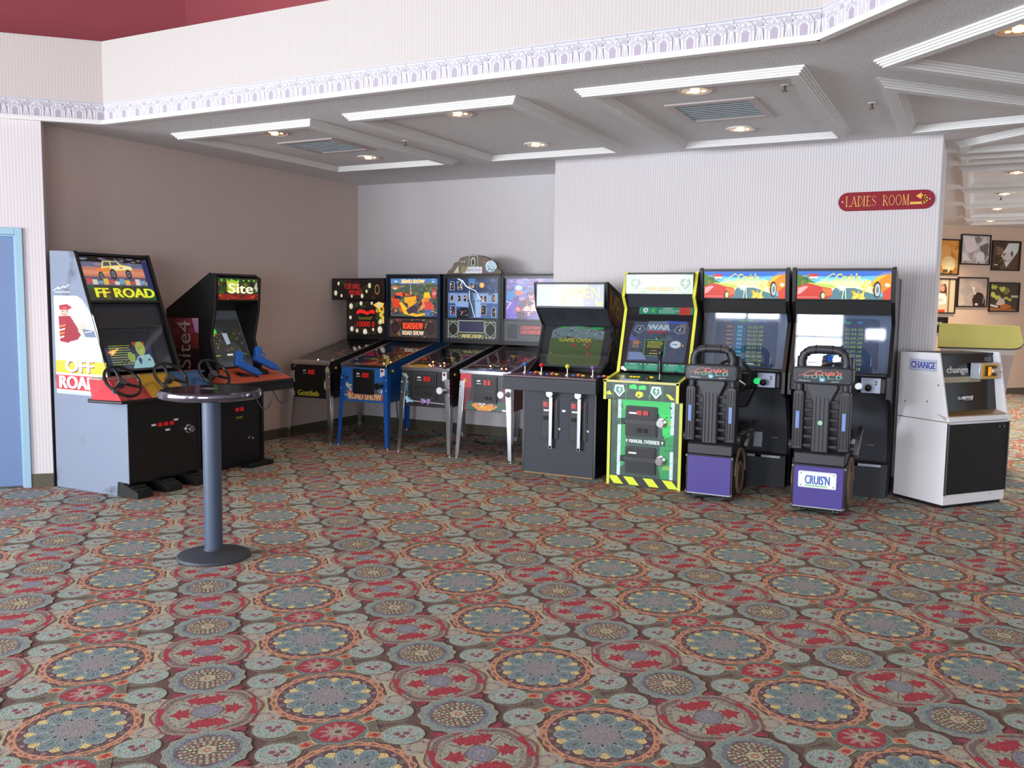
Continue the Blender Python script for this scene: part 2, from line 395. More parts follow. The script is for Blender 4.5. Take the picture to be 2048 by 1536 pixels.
    for sx in (-1, 1):
        for sy in (-1, 1):
            cx, cy = sx*.165, y+sy*.105
            for q in range(5):
                a.poly((150, 44, 70) if q % 2 else (128, 44, 60), [(cx-sx*.052+q*sx*.012, cy-sy*.056+q*sy*.018), (cx-sx*.022+q*sx*.014, cy-sy*.066+q*sy*.018), (cx+sx*.02+q*sx*.006, cy-sy*.022+q*sy*.012), (cx-sx*.012+q*sx*.006, cy+q*sy*.010)])
    def octo(r, c): a.poly(c, [(r*math.cos(q)*(1.03+.035*math.cos(8*q)), y+r*math.sin(q)*(1.03+.035*math.cos(8*q))) for q in [2*PI*(i+.5)/48 for i in range(48)]])
    octo(.200, (132, 66, 68)); octo(.192, (138, 136, 120)); octo(.182, (112, 92, 92))
    for s in (-1, 1):
        a.poly(REDC, [(-.075, y+s*.158), (.075, y+s*.158), (.072, y+s*.186), (-.072, y+s*.186)])
        a.poly(REDC, [(s*.158, y-.06), (s*.158, y+.06), (s*.180, y+.05), (s*.180, y-.05)])
    octo(.160, (144, 134, 116)); 
    for k in range(28):
        t = 2*PI*k/28; P(.148*math.cos(t), y+.148*math.sin(t), .007, 5, lambda t: 1, SLT)
    octo(.138, (150, 154, 136))
    for k in range(4):
        t = k*PI/2
        if k % 2 == 0:
            for dq in (-1, 1): leaf(.092*math.cos(t), y+.092*math.sin(t), t+dq*1.25, .088, REDC)
        leaf(.046*math.cos(t), y+.046*math.sin(t), t, .098, REDC)
        t += PI/4; a.line([(.06*math.cos(t), y+.06*math.sin(t)), (.135*math.cos(t), y+.135*math.sin(t))], .007, (110, 100, 96))
    P(0, y, .062, 30, lambda t: 1+.10*math.cos(4*t), (120, 84, 76)); P(0, y, .054, 30, lambda t: 1+.05*math.cos(4*t), (118, 122, 136)); P(0, y, .03, 20, lambda t: 1, (128, 130, 140))
    # cream medallion between octagons
    P(x, y, .155, 64, lambda t: 1+.035*math.cos(14*t), (136, 142, 126)); P(x, y, .138, 64, lambda t: 1+.04*math.cos(14*t), (120, 138, 138)); P(x, y, .118, 48, lambda t: 1+.04*math.cos(10*t), SLT)
    a.poly((92, 84, 80), [(x+.102*math.cos(t)*(1+.12*math.cos(4*t)), y+.102*math.sin(t)*(1+.12*math.cos(4*t))) for t in [2*PI*i/36 for i in range(36)]])
    for r, n, q in ((.092, 26, .0075), (.076, 22, .0075), (.060, 17, .0075), (.045, 13, .0070)):
        for k in range(n):
            t = 2*PI*k/n; P(x+r*math.cos(t), y+r*math.sin(t), q, 7, lambda t: 1, CRM if (k+n) % 3 else (170, 120, 104))
    P(x, y, .034, 18, lambda t: 1+.12*math.cos(6*t), CRM); P(x, y, .016, 10, lambda t: 1, (166, 110, 100)); P(x, y, .007, 6, lambda t: 1, CRM)
    return a
def make_floor():
    a = carpet_tile(); V = []; F = []; C = []
    for c, pts, l in a.p:
        k = len(V); V += [(p[0], p[1], l) for p in pts]; F.append([k+i for i in range(len(pts))]); c = tuple(v*.74+g*.26 for v, g in zip(c, (124, 126, 118))); C.append(lin(c)+(1,))  # inks mixed toward one grey, putting camera haze into the carpet colours
    V = np.array(V, np.float32); ea = np.array([.7226, -.6912]); eb = np.array([.6912, .7226]); org = np.array([-1.157, 2.987])
    rg = [(i, j) for i in range(-16, 17) for j in range(-14, 22)]
    keep = []
    for i, j in rg:
        c = org+ea*i*TA+eb*j*TB; dx, dy = c
        if dy < .5 or dy > 18.5 or dx < -8.2 or dx > 1.9+.16*max(0, 9-dy): continue
        if dy > 9.4 and dx < -.5: continue
        ang = math.atan2(dx, dy)
        if not (-1.25 < ang < .2): continue
        keep.append((c, dy))
    lens = np.array([len(f) for f in F]); nv = len(V); allv = []; cnt = 0
    X0, X1, Y0, Y1 = -12, 8, -9, 22
    base = np.array([(X0, Y0, 0), (X1, Y0, 0), (X1, Y1, 0), (X0, Y1, 0)], np.float32); allv.append(base)
    loops = [0, 1, 2, 3]; starts = [0]; tot = [4]; cols = [lin((98, 80, 76))+(1,)]*4
    fl = np.concatenate([np.array(f) for f in F]); LL = [np.array(loops)]; off = 4
    colarr = np.repeat(np.array(C), lens, axis=0); CC = [np.array(cols)]; SS = [np.array(tot)]
    for c, dy in keep:
        Q = np.empty((nv, 3), np.float32)
        Q[:, 0] = c[0]+V[:, 0]*ea[0]+V[:, 1]*eb[0]; Q[:, 1] = c[1]+V[:, 0]*ea[1]+V[:, 1]*eb[1]; Q[:, 2] = .0003+V[:, 2]*.000008
        allv.append(Q); LL.append(fl+off); off += nv; CC.append(colarr); SS.append(lens)
    Vt = np.concatenate(allv); Lt = np.concatenate(LL); Ct = np.concatenate(CC); St = np.concatenate(SS)
    me = bpy.data.meshes.new('floor'); me.vertices.add(len(Vt)); me.vertices.foreach_set('co', Vt.ravel())
    me.loops.add(len(Lt)); me.loops.foreach_set('vertex_index', Lt.astype(np.int32)); me.polygons.add(len(St))
    st = np.concatenate([[0], np.cumsum(St)[:-1]]).astype(np.int32)
    me.polygons.foreach_set('loop_start', st); me.polygons.foreach_set('loop_total', St.astype(np.int32)); me.update(calc_edges=True)
    at = me.color_attributes.new('Col', 'FLOAT_COLOR', 'CORNER'); at.data.foreach_set('color', Ct.astype(np.float32).ravel())
    me.materials.append(colmat('woven_carpet', .95, noise=.5, nscale=170, bump=.5, base=1.50, spec=.15))
    o = bpy.data.objects.new('floor', me); COL.objects.link(o)
    return struct(o, 'patterned carpet with red octagons, blue rosettes and cream medallions on brown')
make_floor()

# ---- ceilings
def slab(name, pts, z0, z1, mat, label=None):
    return struct(MB().prism([tuple(p) for p in pts], 'z', z0, z1).build(name, mat), label)
slab('ceiling', [(-9.7, A.y-3.2), tuple(A), tuple(B), (B.x+5.2, B.y-5.2), (B.x+5.2, -8.3), (8, -8.3), (8, 22), (-9.7, 22)], HC, HC+.12, CEIL, 'low grey popcorn ceiling over the games')
slab('ceiling', [(-12, -9), (8, -9), (8, 9), (-12, 9)], 5.1, 5.2, M('upper_ceiling', (120, 84, 84), .8), 'high ceiling over the middle of the hall')
# ---- fascia, wallpaper border and thin moulding along its foot
fa = [(A-Vector((3.2, 3.2)), A), (A, B), (B, B+Vector((5.2, -5.2)))]
ZB0, ZB1, ZT = HC, 3.208, 3.683
def along(a, b): d = (b-a).normalized(); n = Vector((d.y, -d.x)); return d, n
for (a, b), m in zip(fa, (FASC45, FASCIA, FASC45)):
    d, n = along(a, b)
    MBx = MB().prism([tuple(a), tuple(b), tuple(b-n*.12), tuple(a-n*.12)], 'z', HC+.001, ZT)
    struct(MBx.build('wall_fascia', m), 'cream papered fascia above the low ceiling')
    L = (b-a).length
    ar = Art(L, ZB1-ZB0, (232, 232, 240)); H = ZB1-ZB0; per = .1575; k0 = 0
    k = -1
    while k*per < L+per:
        x = k*per+.09; k += 1
        ar.rect(x-per/2, .006, x+per/2, .012, (204, 204, 216)); ar.rect(x-per/2, .026, x+per/2, .030, (206, 204, 216)); ar.ell(x-per/2, .021, .012, .007, (246, 246, 250), 8)
        ar.poly((206, 200, 214), [(x-per/2-.024, .036), (x-per/2+.024, .036), (x-per/2+.014, .062), (x-per/2-.014, .062)])   # urn
        ar.poly((212, 208, 220), [(x-per/2-.016, .075), (x-per/2+.016, .075), (x-per/2+.026, H), (x-per/2-.026, H)])
        for s in (-1, 1):
            ar.line([(x-per/2+s*.004, .07), (x-per/2+s*.012, .11), (x-per/2+s*.020, H-.012)], .006, (246, 246, 250))
        ar.line([(x-per/2, .075), (x-per/2, H-.012)], .006, (248, 248, 252))
        arch = [(x+.046*math.cos(t), .076+.042*math.sin(t)) for t in [PI+PI*i/10 for i in range(11)]]
        ar.poly((214, 210, 222), [(x-.044, H)]+arch+[(x+.044, H)])
        ar.line([(x-.046, H)]+arch+[(x+.046, H)], .012, (250, 250, 253))
        ar.line([(x-.024, H-.01), (x-.028, .09), (x-.012, .068), (x, .064), (x+.012, .068), (x+.028, .09), (x+.024, H-.01)], .008, (250, 250, 253))
        ar.poly((196, 186, 202), [(x-.019, H-.010), (x-.021, .094), (x-.009, .078), (x+.009, .078), (x+.021, .094), (x+.019, H-.010)])
        ar.line([(x, .036), (x, .066)], .006, (200, 196, 210)); ar.ell(x-.016, .046, .008, .008, (250, 250, 253), 8); ar.ell(x+.016, .046, .008, .008, (250, 250, 253), 8)
        ar.line([(x-.05, .05), (x-.06, .036)], .007, (250, 250, 253)); ar.line([(x+.05, .05), (x+.06, .036)], .007, (250, 250, 253))
    ar.rect(0, H-.008, L, H, (246, 246, 248))
    o = decal('trim_1', ar, colmat('wallpaper_border', .6, base=.74), None, (a.x, a.y, ZB1), (d.x*L, d.y*L, 0), (0, 0, -H), off=.001, thick=.000012)
    struct(o, 'white wallpaper border of repeating arches and urns')
    q = MB().prism([tuple(a+n*.03), tuple(b+n*.03), tuple(b-n*.02), tuple(a-n*.02)], 'z', HC-.022, HC+.004)
    q.prism([tuple(a+n*.02), tuple(b+n*.02), tuple(b-n*.02), tuple(a-n*.02)], 'z', HC+.004, HC+.016)
    struct(q.build('trim_2', TRIMW), 'thin white moulding under the wallpaper border')
# ledge and set-back red walls
D = 1.45
def setback(a, d): return a
A2 = Vector((A.x-.414*D, A.y+D)); B2 = Vector((B.x+.414*D, B.y+D))
led = MB().prism([tuple(fa[0][0]), tuple(A), tuple(B), tuple(fa[2][1]), tuple(fa[2][1]+Vector((D, D))), tuple(B2), tuple(A2), tuple(fa[0][0]+Vector((-D, D)))], 'z', ZT, ZT+.02)
struct(led.build('ceiling', FASCIA), 'ledge on top of the fascia')
for a, b in ((A2-Vector((5, 5)), A2), (A2, B2), (B2, B2+Vector((6, -6)))):
    d, n = along(a, b)
    struct(MB().prism([tuple(a), tuple(b), tuple(b-n*.1), tuple(a-n*.1)], 'z', ZT+.02, 5.1).build('wall_upper', RED), 'dusty red wall set back above the fascia')

# ---- walls
def wall(name, a, b, z0, z1, mat, t=.12, label=None, base=True, holes=()):
    a, b = Vector(a), Vector(b); d, n = along(a, b); L = (b-a).length; mb = MB()
    def seg(s0, s1, q0, q1):
        if s1-s0 < 1e-4 or q1-q0 < 1e-4: return
        p, q = a+d*s0, a+d*s1
        mb.prism([tuple(p), tuple(q), tuple(q-n*t), tuple(p-n*t)], 'z', q0, q1)
    s = 0
    for h0, h1, k0, k1 in holes:
        seg(s, h0, z0, z1); seg(h0, h1, z0, k0); seg(h0, h1, k1, z1); s = h1
    seg(s, L, z0, z1)
    o = struct(mb.build(name, mat), label)
    if base:
        q = MB()
        s = 0
        for h0, h1, k0, k1 in list(holes)+[(L, L, 0, 0)]:
            if k0 > .2: continue
            p, r = a+d*s, a+d*h0
            q.prism([tuple(p+n*.012), tuple(r+n*.012), tuple(r), tuple(p)], 'z', 0, .115); s = h1
        struct(q.build('baseboard_'+name.split('_', 1)[1], BASEB), 'olive vinyl baseboard')
    return o
dd = Vector((-S2, -S2))
P2 = PW+dd*3.2
DOOR0, DOOR1, DH = .165, 1.115, 2.16
wall('wall_left_front', tuple(P2), tuple(PW), 0, HC, WALLP45, holes=((3.2-DOOR1, 3.2-DOOR0, 0, DH),), label='striped pale wall beside the blue door')
struct(MB().prism([(PW.x-.004, PW.y), (WX, PW.y), (WX, PW.y-.06), (PW.x-.064, PW.y-.06)], 'z', 0, HC).build('wall_return', WALLP45), 'short return of the pale wall')
wall('wall_left', (WX, PW.y), (WX, YA), 0, HC, WALLY, label='taupe papered wall behind the left machines')
wall('wall_back', (WX, YA), (XC, YA), 0, HC, WALLP, label='pale striped back wall of the alcove')
blk = MB().box(XC, YW, 0, XR, 9.37, HC)
struct(blk.build('wall_right_block', WALLP), 'pale striped wall carrying the ladies room sign')
struct(MB().box(XC, YW-.012, 0, XR+.012, YW, .115).build('baseboard_right_block', BASEB), 'olive vinyl baseboard')
CW = stripes('corridor_wallpaper', (216, 188, 164), (206, 178, 156), .024, (.7071, .7071, 0))
wall('wall_corridor_left', (-3, 9.37), (-3, 16), 0, HC, WALLP)
a = Vector((-3.2, 14.95)); wall('wall_corridor', tuple(a), tuple(a+Vector((5.9, 5.9))), 0, HC, CW, label='tan papered wall hung with framed pictures')
wall('wall_corridor_side', (4.6, 20), (4.6, 9), 0, HC, CW, holes=((5.5, 8.5, .4, 2.4),))
# glazed fronts behind and left of the camera (seen only in reflections)
wall('wall_side', (-9.1, -8.0), (-9.1, P2.y), 0, 5.1, FASCIA, holes=((.45, 2.95, .45, 2.75), (3.25, 5.75, .45, 2.75), (6.05, 8.55, .45, 2.75)))
wall('wall_front', (6.0, -8.0), (-9.1, -8.0), 0, 5.1, FASCIA, holes=tuple((6.0-x1, 6.0-x0, z0, z1) for x0, x1, z0, z1 in WINS[::-1]))
wall('wall_far_right', (6.0, 9), (6.0, -8.0), 0, 5.1, FASCIA)
for i, (x0, x1, z0, z1) in enumerate(WINS):
    mb = MB(); n = max(1, round((x1-x0)/.8))
    for k in range(n+1):
        x = x0+(x1-x0)*k/n; mb.box(x-.03, -7.86, z0, x+.03, -7.80, z1)
    for z in ((z0, z0+.65, z1-.65, z1-.05) if z1-z0 > 1.5 else (z0, z1-.05)): mb.box(x0, -7.86, z, x1, -7.80, z+.05)
    struct(mb.build('window_%d' % (i+1), M('dark_mullion', (60, 62, 66), .4)), 'glazed front behind the camera')
# blue door in the diagonal wall
def door():
    d = dd; n = Vector((S2, -S2)); o = PW+d*DOOR0
    T = Matrix(((d.x, n.x, 0, o.x), (d.y, n.y, 0, o.y), (0, 0, 1, 0), (0, 0, 0, 1)))
    W = DOOR1-DOOR0; fb = M('blue_frame_paint', (150, 188, 208), .45)
    mb = MB(); fwid = .055
    for x0, x1, z0, z1 in ((0, fwid, 0, DH), (W-fwid, W, 0, DH), (fwid, W-fwid, DH-fwid, DH)):
        mb.box(x0, -.12, z0, x1, .02, z1, T=T)
    for x0, x1, z0, z1 in ((fwid, fwid+.015, 0, DH-fwid), (fwid, W-fwid, DH-fwid-.015, DH-fwid)): mb.box(x0, -.06, z0, x1, -.005, z1, T=T)
    f = struct(mb.build('door_1', fb, bevel=.003), 'pale blue door frame at the left edge')
    lf = MB().box(fwid+.004, -.075, .012, W-fwid-.004, -.03, DH-fwid-.004, T=T).build('door_leaf', M('blue_door_paint', (104, 130, 172), .45, var=.04, vscale=5), f, bevel=.003)
    MB().cyl(T @ Vector((W-.13, -.03, 1.0)), T @ Vector((W-.13, .03, 1.0)), .022, n=14).build('door_handle', CHROME, lf)
door()

# ---- coffers: stepped frames hanging from the low ceiling
def inset(poly, q):
    n = len(poly); out = []
    for i in range(n):
        a, b, c = Vector(poly[i-1]), Vector(poly[i]), Vector(poly[(i+1) % n])
        d1 = (b-a).normalized(); d2 = (c-b).normalized(); n1 = Vector((-d1.y, d1.x)); n2 = Vector((-d2.y, d2.x))
        k = (1+n1.dot(n2)); out.append(tuple(b+(n1+n2)*(q/k)))
    return out
def coffer(poly, idx, wid=.135, drop=.050, steps=4, label='stepped white coffer frame on the low ceiling'):
    """poly counter-clockwise; profile steps in from both sides; outer faces first"""
    prof = []; st = .012
    for k in range(steps): prof += [(k*st, HC-drop*k/steps), (k*st, HC-drop*(k+1)/steps)]
    inner = [(wid-q, z) for q, z in prof[::-1]]
    vs = []; fs = []; allp = prof+inner; n = len(poly)
    rings = [inset(poly, q) for q, z in allp]
    for (q, z), r in zip(allp, rings): vs += [(p[0], p[1], z) for p in r]
    for k in range(len(allp)-1):
        if abs(allp[k][1]-(HC-drop)) < 1e-6 and abs(allp[k+1][1]-(HC-drop)) < 1e-6: continue
        fs += [(k*n+i, k*n+(i+1) % n, (k+1)*n+(i+1) % n, (k+1)*n+i) for i in range(n)]
    o = struct(MB().add(vs, fs).build('trim_%d' % idx, TRIMW), label)
    kk = len(prof)-1; vs2 = vs[kk*n:(kk+2)*n]
    MB().add(vs2, [(i, (i+1) % n, n+(i+1) % n, n+i) for i in range(n)]).build('soffit', CEIL, o)
    return o
def rectp(x0, y0, x1, y1): return [(x0, y0), (x1, y0), (x1, y1), (x0, y1)]
coffer(rectp(-6.37, 5.69, -4.80, 7.99), 3); coffer(rectp(-4.45, 5.65, -2.93, 7.99), 3); coffer(rectp(-2.48, 5.65, -.98, 8.03), 3)
a = Vector((-.60, 5.72)); e1 = Vector((S2, -S2)); e2 = Vector((.66, .751))
coffer([tuple(a), tuple(a+e1*2.2), tuple(a+e1*2.2+e2*2.6), tuple(a+e2*2.6)], 3)
coffer([(-.62, 6.14), (.85, 7.82), (.26, 7.92), (-.62, 8.06)], 3)
coffer([(-.22, 8.80), (.42, 8.16), (1.6, 8.3), (2.6, 9.25), (-.22, 9.25)], 3)
coffer(rectp(-.22, 9.50, 2.6, 9.97), 3, wid=.12)
for y0, y1 in ((10.35, 11.88), (12.32, 13.8), (14.3, 15.92), (16.38, 17.35)): coffer(rectp(-.22, y0, 2.6, y1), 3)
# ---- ceiling fittings
def vent(x0, y0, x1, y1, label):
    t = thing('ceiling_vent', label, 'vent', ((x0+x1)/2, (y0+y1)/2, HC)); hx, hy = (x1-x0)/2, (y1-y0)/2
    mb = MB(); b = .055
    for p in ((-hx, -hy, hx, -hy+b), (-hx, hy-b, hx, hy), (-hx, -hy+b, -hx+b, hy-b), (hx-b, -hy+b, hx, hy-b)): mb.box(p[0], p[1], -.012, p[2], p[3], 0)
    mb.build('frame', M('vent_frame_paint', (196, 186, 184), .5), t, bevel=.003)
    MB().box(-hx+b, -hy+b, -.004, hx-b, hy-b, -.001).build('backing', M('vent_grey', (128, 138, 144), .6), t)
    for k in range(9):
        y = -hy+b+(k+.5)*(2*hy-2*b)/9
        MB().box(-hx+b, y-.012, -.010, hx-b, y+.004, -.005).build('slat', M('vent_slat', (150, 160, 166), .5), t)
vent(-5.82, 6.43, -5.18, 7.07, 'square ceiling vent in the leftmost coffer, over the pinball corner')
vent(-2.08, 6.36, -1.43, 7.04, 'square ceiling vent in the coffer above the green and racing cabinets')
def downlight(x, y, label, r=.095, on=1.0, dark=False):
    t = thing('ceiling_light', label, 'light', (x, y, HC))
    MB().lathe([(r*.99, -.002), (r+.018, -.010), (r+.022, -.004), (r+.02, 0), (r*.99, 0)], 28).build('trim_ring', TRIMW, t)
    q = MB(); n = 28   # open reflector cup
    pr = [(r, -.004), (r*.92, .02), (r*.7, .055), (r*.4, .075)]
    # the ceiling is solid here, so the cup is a shallow bright dish hanging just under it
    pr = [(r, -.006), (r*.8, -.004), (r*.45, -.0025), (.002, -.002)]
    q.lathe(pr, n).build('reflector', M('gold_reflector', (236, 208, 160), .12, 1), t)
    MB().sphere((0, 0, -.010), r*.34, 10, (1, 1, .35)).build('bulb', BULB if not dark else WBULB, t)
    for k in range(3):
        a = k*2.1+.5; MB().sphere((r*.6*math.cos(a), r*.6*math.sin(a), -.006), r*.16, 6, (1, 1, .3)).build('glint', BULB, t)  # glowing beads imitate glints of the bulb in the reflector
    l = bpy.data.lights.new('lamp', 'SPOT'); l.energy = 14*on; l.color = (1, .78, .52); l.spot_size = math.radians(120); l.spot_blend = .7; l.shadow_soft_size = .06
    lo = bpy.data.objects.new('lamp', l); COL.objects.link(lo); lo.parent = t; lo.location = (0, 0, -.03)
for x, y, lb in ((-5.49, 6.04, 'near the front of the leftmost coffer'), (-5.53, 7.45, 'near the back of the leftmost coffer'), (-3.60, 5.99, 'near the front of the middle coffer'), (-3.64, 7.45, 'near the back of the middle coffer'),
                 (-1.75, 6.01, 'between the front of the third coffer and its vent'), (-1.78, 7.46, 'behind the vent of the third coffer'), (.13, 5.38, 'at the top right corner of the photo in the diagonal coffer')):
    downlight(x, y, 'recessed ceiling light '+lb)
for (x, y), lb in zip(((.33, 11.0), (.27, 13.0), (.23, 14.95), (.17, 16.95)), ('nearest', 'second', 'third', 'farthest')):
    downlight(x, y, lb+' recessed light in the corridor ceiling', .09, 11)
def sprinkler(x, y, lb):
    t = thing('sprinkler_head', lb, 'sprinkler', (x, y, HC))
    MB().cyl((0, 0, -.006), (0, 0, 0), .028, n=16).build('escutcheon', TRIMW, t)
    MB().cyl((0, 0, -.035), (0, 0, -.006), .008, n=8).cyl((0, 0, -.042), (0, 0, -.038), .02, n=12).build('head', M('dull_brass', (110, 96, 70), .4, 1), t)
sprinkler(-4.66, 6.83, 'small sprinkler head between the left and middle coffers'); sprinkler(-.72, 6.9, 'small sprinkler head between the third coffer and the angled coffers')
sprinkler(-1.18, 6.12, 'small sprinkler head inside the third coffer'); sprinkler(.24, 13.4, 'small sprinkler head in the corridor ceiling')

# ================================================================== THE MACHINES
def local(o, x, y, z=0, rz=0): o.location = (x, y, z); o.rotation_euler = (0, 0, rz)
def coindoor(p, x, z, w, h, y=0, slots=2, name='coin_door', lbl=None):
    d = MB().prism(rrect(x-w/2, z-h/2, x+w/2, z+h/2, .015), 'y', y-.012, y).build(name, PLASG, p, lbl, bevel=.002)
    MB().prism(rrect(x-w/2+.012, z-h/2+.012, x+w/2-.012, z+h/2-.012, .01), 'y', y-.017, y-.012).build('inner_panel', BLACK, d)
    for k in range(slots):
        xx = x+(k-(slots-1)/2)*w*.2+w*.05
        MB().box(xx-w*.08, y-.026, z+h*.22, xx+w*.08, y-.017, z+h*.36).build('coin_slot', M('red_lit_slot', (150, 22, 24), .3, emit=.45), d)
        MB().box(xx-w*.07, y-.022, z-h*.36, xx+w*.07, y-.017, z-h*.22).build('return_cup', RUB, d)
    MB().box(x-w*.38, y-.02, z+h*.24, x-w*.12, y-.017, z+h*.30).build('coin_label', WHT, d)
    return d
def lock(p, x, z, y=0, r=.022, name='lock'):
    return MB().cyl((x, y-.05, z), (x, y, z), r, n=18).cyl((x, y-.006, z), (x, y, z), r*1.35, n=18).build(name, CHROME, p, bevel=.003)

# ---------------------------------------------------------------- blue/red racing cabinet on the left wall
def offroad():
    t = thing('arcade_cabinet', 'grey sided three player driving cabinet with yellow pickup marquee, behind the bar table', 'arcade machine', (-5.93, 5.17, 0), PI/2)
    gs = M('grey_side_laminate', (128, 140, 160), .5, var=.05, vscale=4, stain=((60, 62, 70), 2.6, .60))
    prof = [(.15, 0), (.14, .115), (0, .115), (0, .79), (.20, .86), (.225, 1.0), (.575, 1.955), (.59, 1.975), (.89, 1.985), (.90, 0)]
    for x0, x1 in ((-.37, -.345), (.345, .37)):
        sp = MB().prism(prof, 'x', x0, x1).build('side_panel', gs if x0 < 0 else BLACK, t, bevel=.003)
        if x0 < 0:
            side = sp
        e = MB()
        pr = prof[2:-2]
        for a, b in zip(pr[:-1], pr[1:]):
            d = Vector((b[0]-a[0], b[1]-a[1])); n = Vector((-d.y, d.x)).normalized()*.006
            e.prism([(a[0]-n.x*.3, a[1]-n.y*.3), (b[0]-n.x*.3, b[1]-n.y*.3), (b[0]+n.x, b[1]+n.y), (a[0]+n.x, a[1]+n.y)], 'x', x0-.002, x1+.002)
        e.build('edge_trim', BLACK, sp)
    # side art: white pickup door with driver, OFF ROAD
    a = Art(110, 330)   # u: rear->front, box covers depth .87..(.21) and z .79..1.80
    W = (240, 243, 250)
    a.line([(3, 48), (16, 36), (12, 46), (28, 34), (24, 42), (36, 32)], 2, W); a.line([(6, 52), (36, 52)], 2, W)
    a.poly(W, [(3, 62), (52, 62), (62, 72), (84, 118), (90, 150), (98, 215), (104, 330), (3, 330)])
    a.poly((200, 215, 235), [(9, 80), (50, 80), (80, 150), (80, 172), (60, 178), (56, 185), (9, 185)])
    a.line([(54, 66), (84, 118)], 2.5, (170, 190, 215)); a.poly((215, 225, 240), [(58, 84), (64, 84), (78, 118), (73, 120)])
    # driver: cap, face, overalls in red and white, arm on the sill
    a.poly((176, 40, 50), [(14, 88), (30, 84), (40, 92), (38, 97), (14, 99)]); a.ell(25, 107, 9, 13, (222, 176, 158)); a.rect(16, 96, 34, 100, (176, 40, 50)); a.ell(21, 104, 1.5, 1.5, (70, 50, 50), 8); a.ell(30, 104, 1.5, 1.5, (70, 50, 50), 8); a.line([(21, 113), (29, 113)], 1.5, (130, 60, 60))
    a.poly((160, 40, 52), [(12, 118), (36, 116), (52, 150), (52, 172), (30, 190), (14, 186)])
    for k in range(4): a.line([(13, 146+k*10), (34, 138+k*10)], 4, (236, 226, 220) if k % 2 else (230, 140, 70))
    a.poly((150, 36, 48), [(28, 122), (44, 146), (58, 166), (50, 180), (34, 186), (22, 178)]); a.poly((226, 190, 176), [(52, 142), (62, 134), (72, 140), (68, 156), (56, 166)])
    a.poly((110, 125, 150), [(60, 150), (84, 154), (88, 172), (66, 172)]); a.line([(66, 160), (80, 156)], 2, W); a.line([(64, 180), (90, 186)], 5, (226, 232, 245))
    a.rect(3, 238, 106, 272, (240, 196, 60)); a.rect(3, 272, 108, 278, W); a.rect(3, 278, 110, 318, (206, 60, 70)); a.rect(3, 318, 110, 322, W); a.rect(3, 322, 110, 330, (190, 212, 240))
    a.text('OFF', 24, 234, 80, 268, W, sh=((120, 60, 60), 3, 3), bold=1.6); a.text('ROAD', 10, 280, 86, 314, W, sh=((150, 40, 50), 3, 3), bold=1.6)
    decal('side_sticker', a, PRINT, side, (-.37, .872, 1.80), (0, -.662, 0), (0, 0, -1.0))
    MB().box(-.345, .0, .115, .345, .02, .79).build('front_panel', BLACK, t)
    MB().box(-.345, .14, 0, .345, .16, .12).box(-.345, .02, .10, .345, .16, .12).build('kick_panel', BLACK, t)
    MB().box(-.345, .885, .02, .345, .90, 1.97).build('back_panel', BLACK, t)
    MB().box(-.345, .575, 1.95, .345, .89, 1.97).build('top_panel', BLACK, t)
    # slanted front: z from y
    def fy(z): return .225+(z-1.0)*(.35/.955)
    sl = Vector((0, .35, .955)).normalized()
    def slanted(name, z0, z1, off, mat, x0=-.345, x1=.345, th=.01, par=None, lb=None):
        nrm = Vector((0, sl.z, -sl.y)); p0 = Vector((0, fy(z0), z0))+nrm*off; p1 = Vector((0, fy(z1), z1))+nrm*off
        q = nrm*th
        return MB().prism([(p0.y, p0.z), (p1.y, p1.z), (p1.y+q.y, p1.z+q.z), (p0.y+q.y, p0.z+q.z)], 'x', x0, x1).build(name, mat, par or t, lb), p0, p1
    mq, p0, p1 = slanted('marquee', 1.575, 1.945, .012, BLACK)
    a = Art(600, 400, (96, 102, 132))
    a.rect(0, 90, 600, 200, (196, 120, 100)); a.rect(0, 120, 600, 160, (214, 140, 110)); a.rect(0, 180, 600, 250, (96, 84, 110)); a.blobs(40, [(110, 120, 150), (150, 130, 140), (84, 92, 120)], (0, 0, 600, 90), 50, 4, .3)
    a.poly((230, 214, 110), [(165, 100), (190, 30), (320, 26), (350, 60), (440, 74), (446, 110), (300, 120), (240, 130), (150, 150), (120, 140)])
    a.poly((70, 76, 100), [(200, 38), (250, 36), (250, 74), (186, 80)]); a.poly((70, 76, 100), [(260, 36), (312, 34), (334, 62), (262, 72)])
    a.poly((236, 232, 190), [(250, 76), (440, 78), (444, 100), (280, 108)]); a.poly((224, 130, 70), [(120, 110), (240, 90), (240, 126), (130, 150)]); a.rect(330, 84, 360, 98, (220, 120, 60))
    for x, y, r in ((150, 172, 40), (260, 152, 50), (400, 150, 46)):
        a.ell(x, y, r*.6, r, (46, 44, 52)); a.ell(x, y, r*.34, r*.6, (120, 120, 132)); a.ell(x, y, r*.15, r*.28, (60, 56, 66))
    for k in range(12): a.rect(10+k*48, 196+(k % 3)*12, 54+k*48, 246+(k % 2)*8, ((200, 80, 80), (210, 206, 190), (110, 160, 190), (220, 180, 80))[k % 4])
    a.rect(0, 262, 600, 400, (60, 58, 40)); a.blobs(30, [(96, 84, 44), (50, 60, 40), (40, 90, 50)], (0, 262, 600, 400), 30, 6)
    a.rect(500, 262, 600, 400, (24, 70, 40)); a.rect(548, 20, 600, 300, (36, 44, 96))
    a.text('FF ROAD', 60, 285, 586, 372, (226, 236, 60), sh=((110, 100, 20), 12, 6), bold=6); a.blobs(8, [(240, 160, 40)], (80, 290, 260, 380), 12, 9)
    decal('artwork', a, DIMCRT if 0 else colmat('marquee_print', .3, .55, .5), mq, (-.33, p1.y-.001, p1.z-.008), (.66, 0, 0), (0, p0.y-p1.y, p0.z-p1.z+.016), off=.0012)
    slanted('glass_frame', 1.56, 1.575, -.004, PLAST, th=.03)
    slanted('upper_bezel', 1.36, 1.56, .03, BLK2)
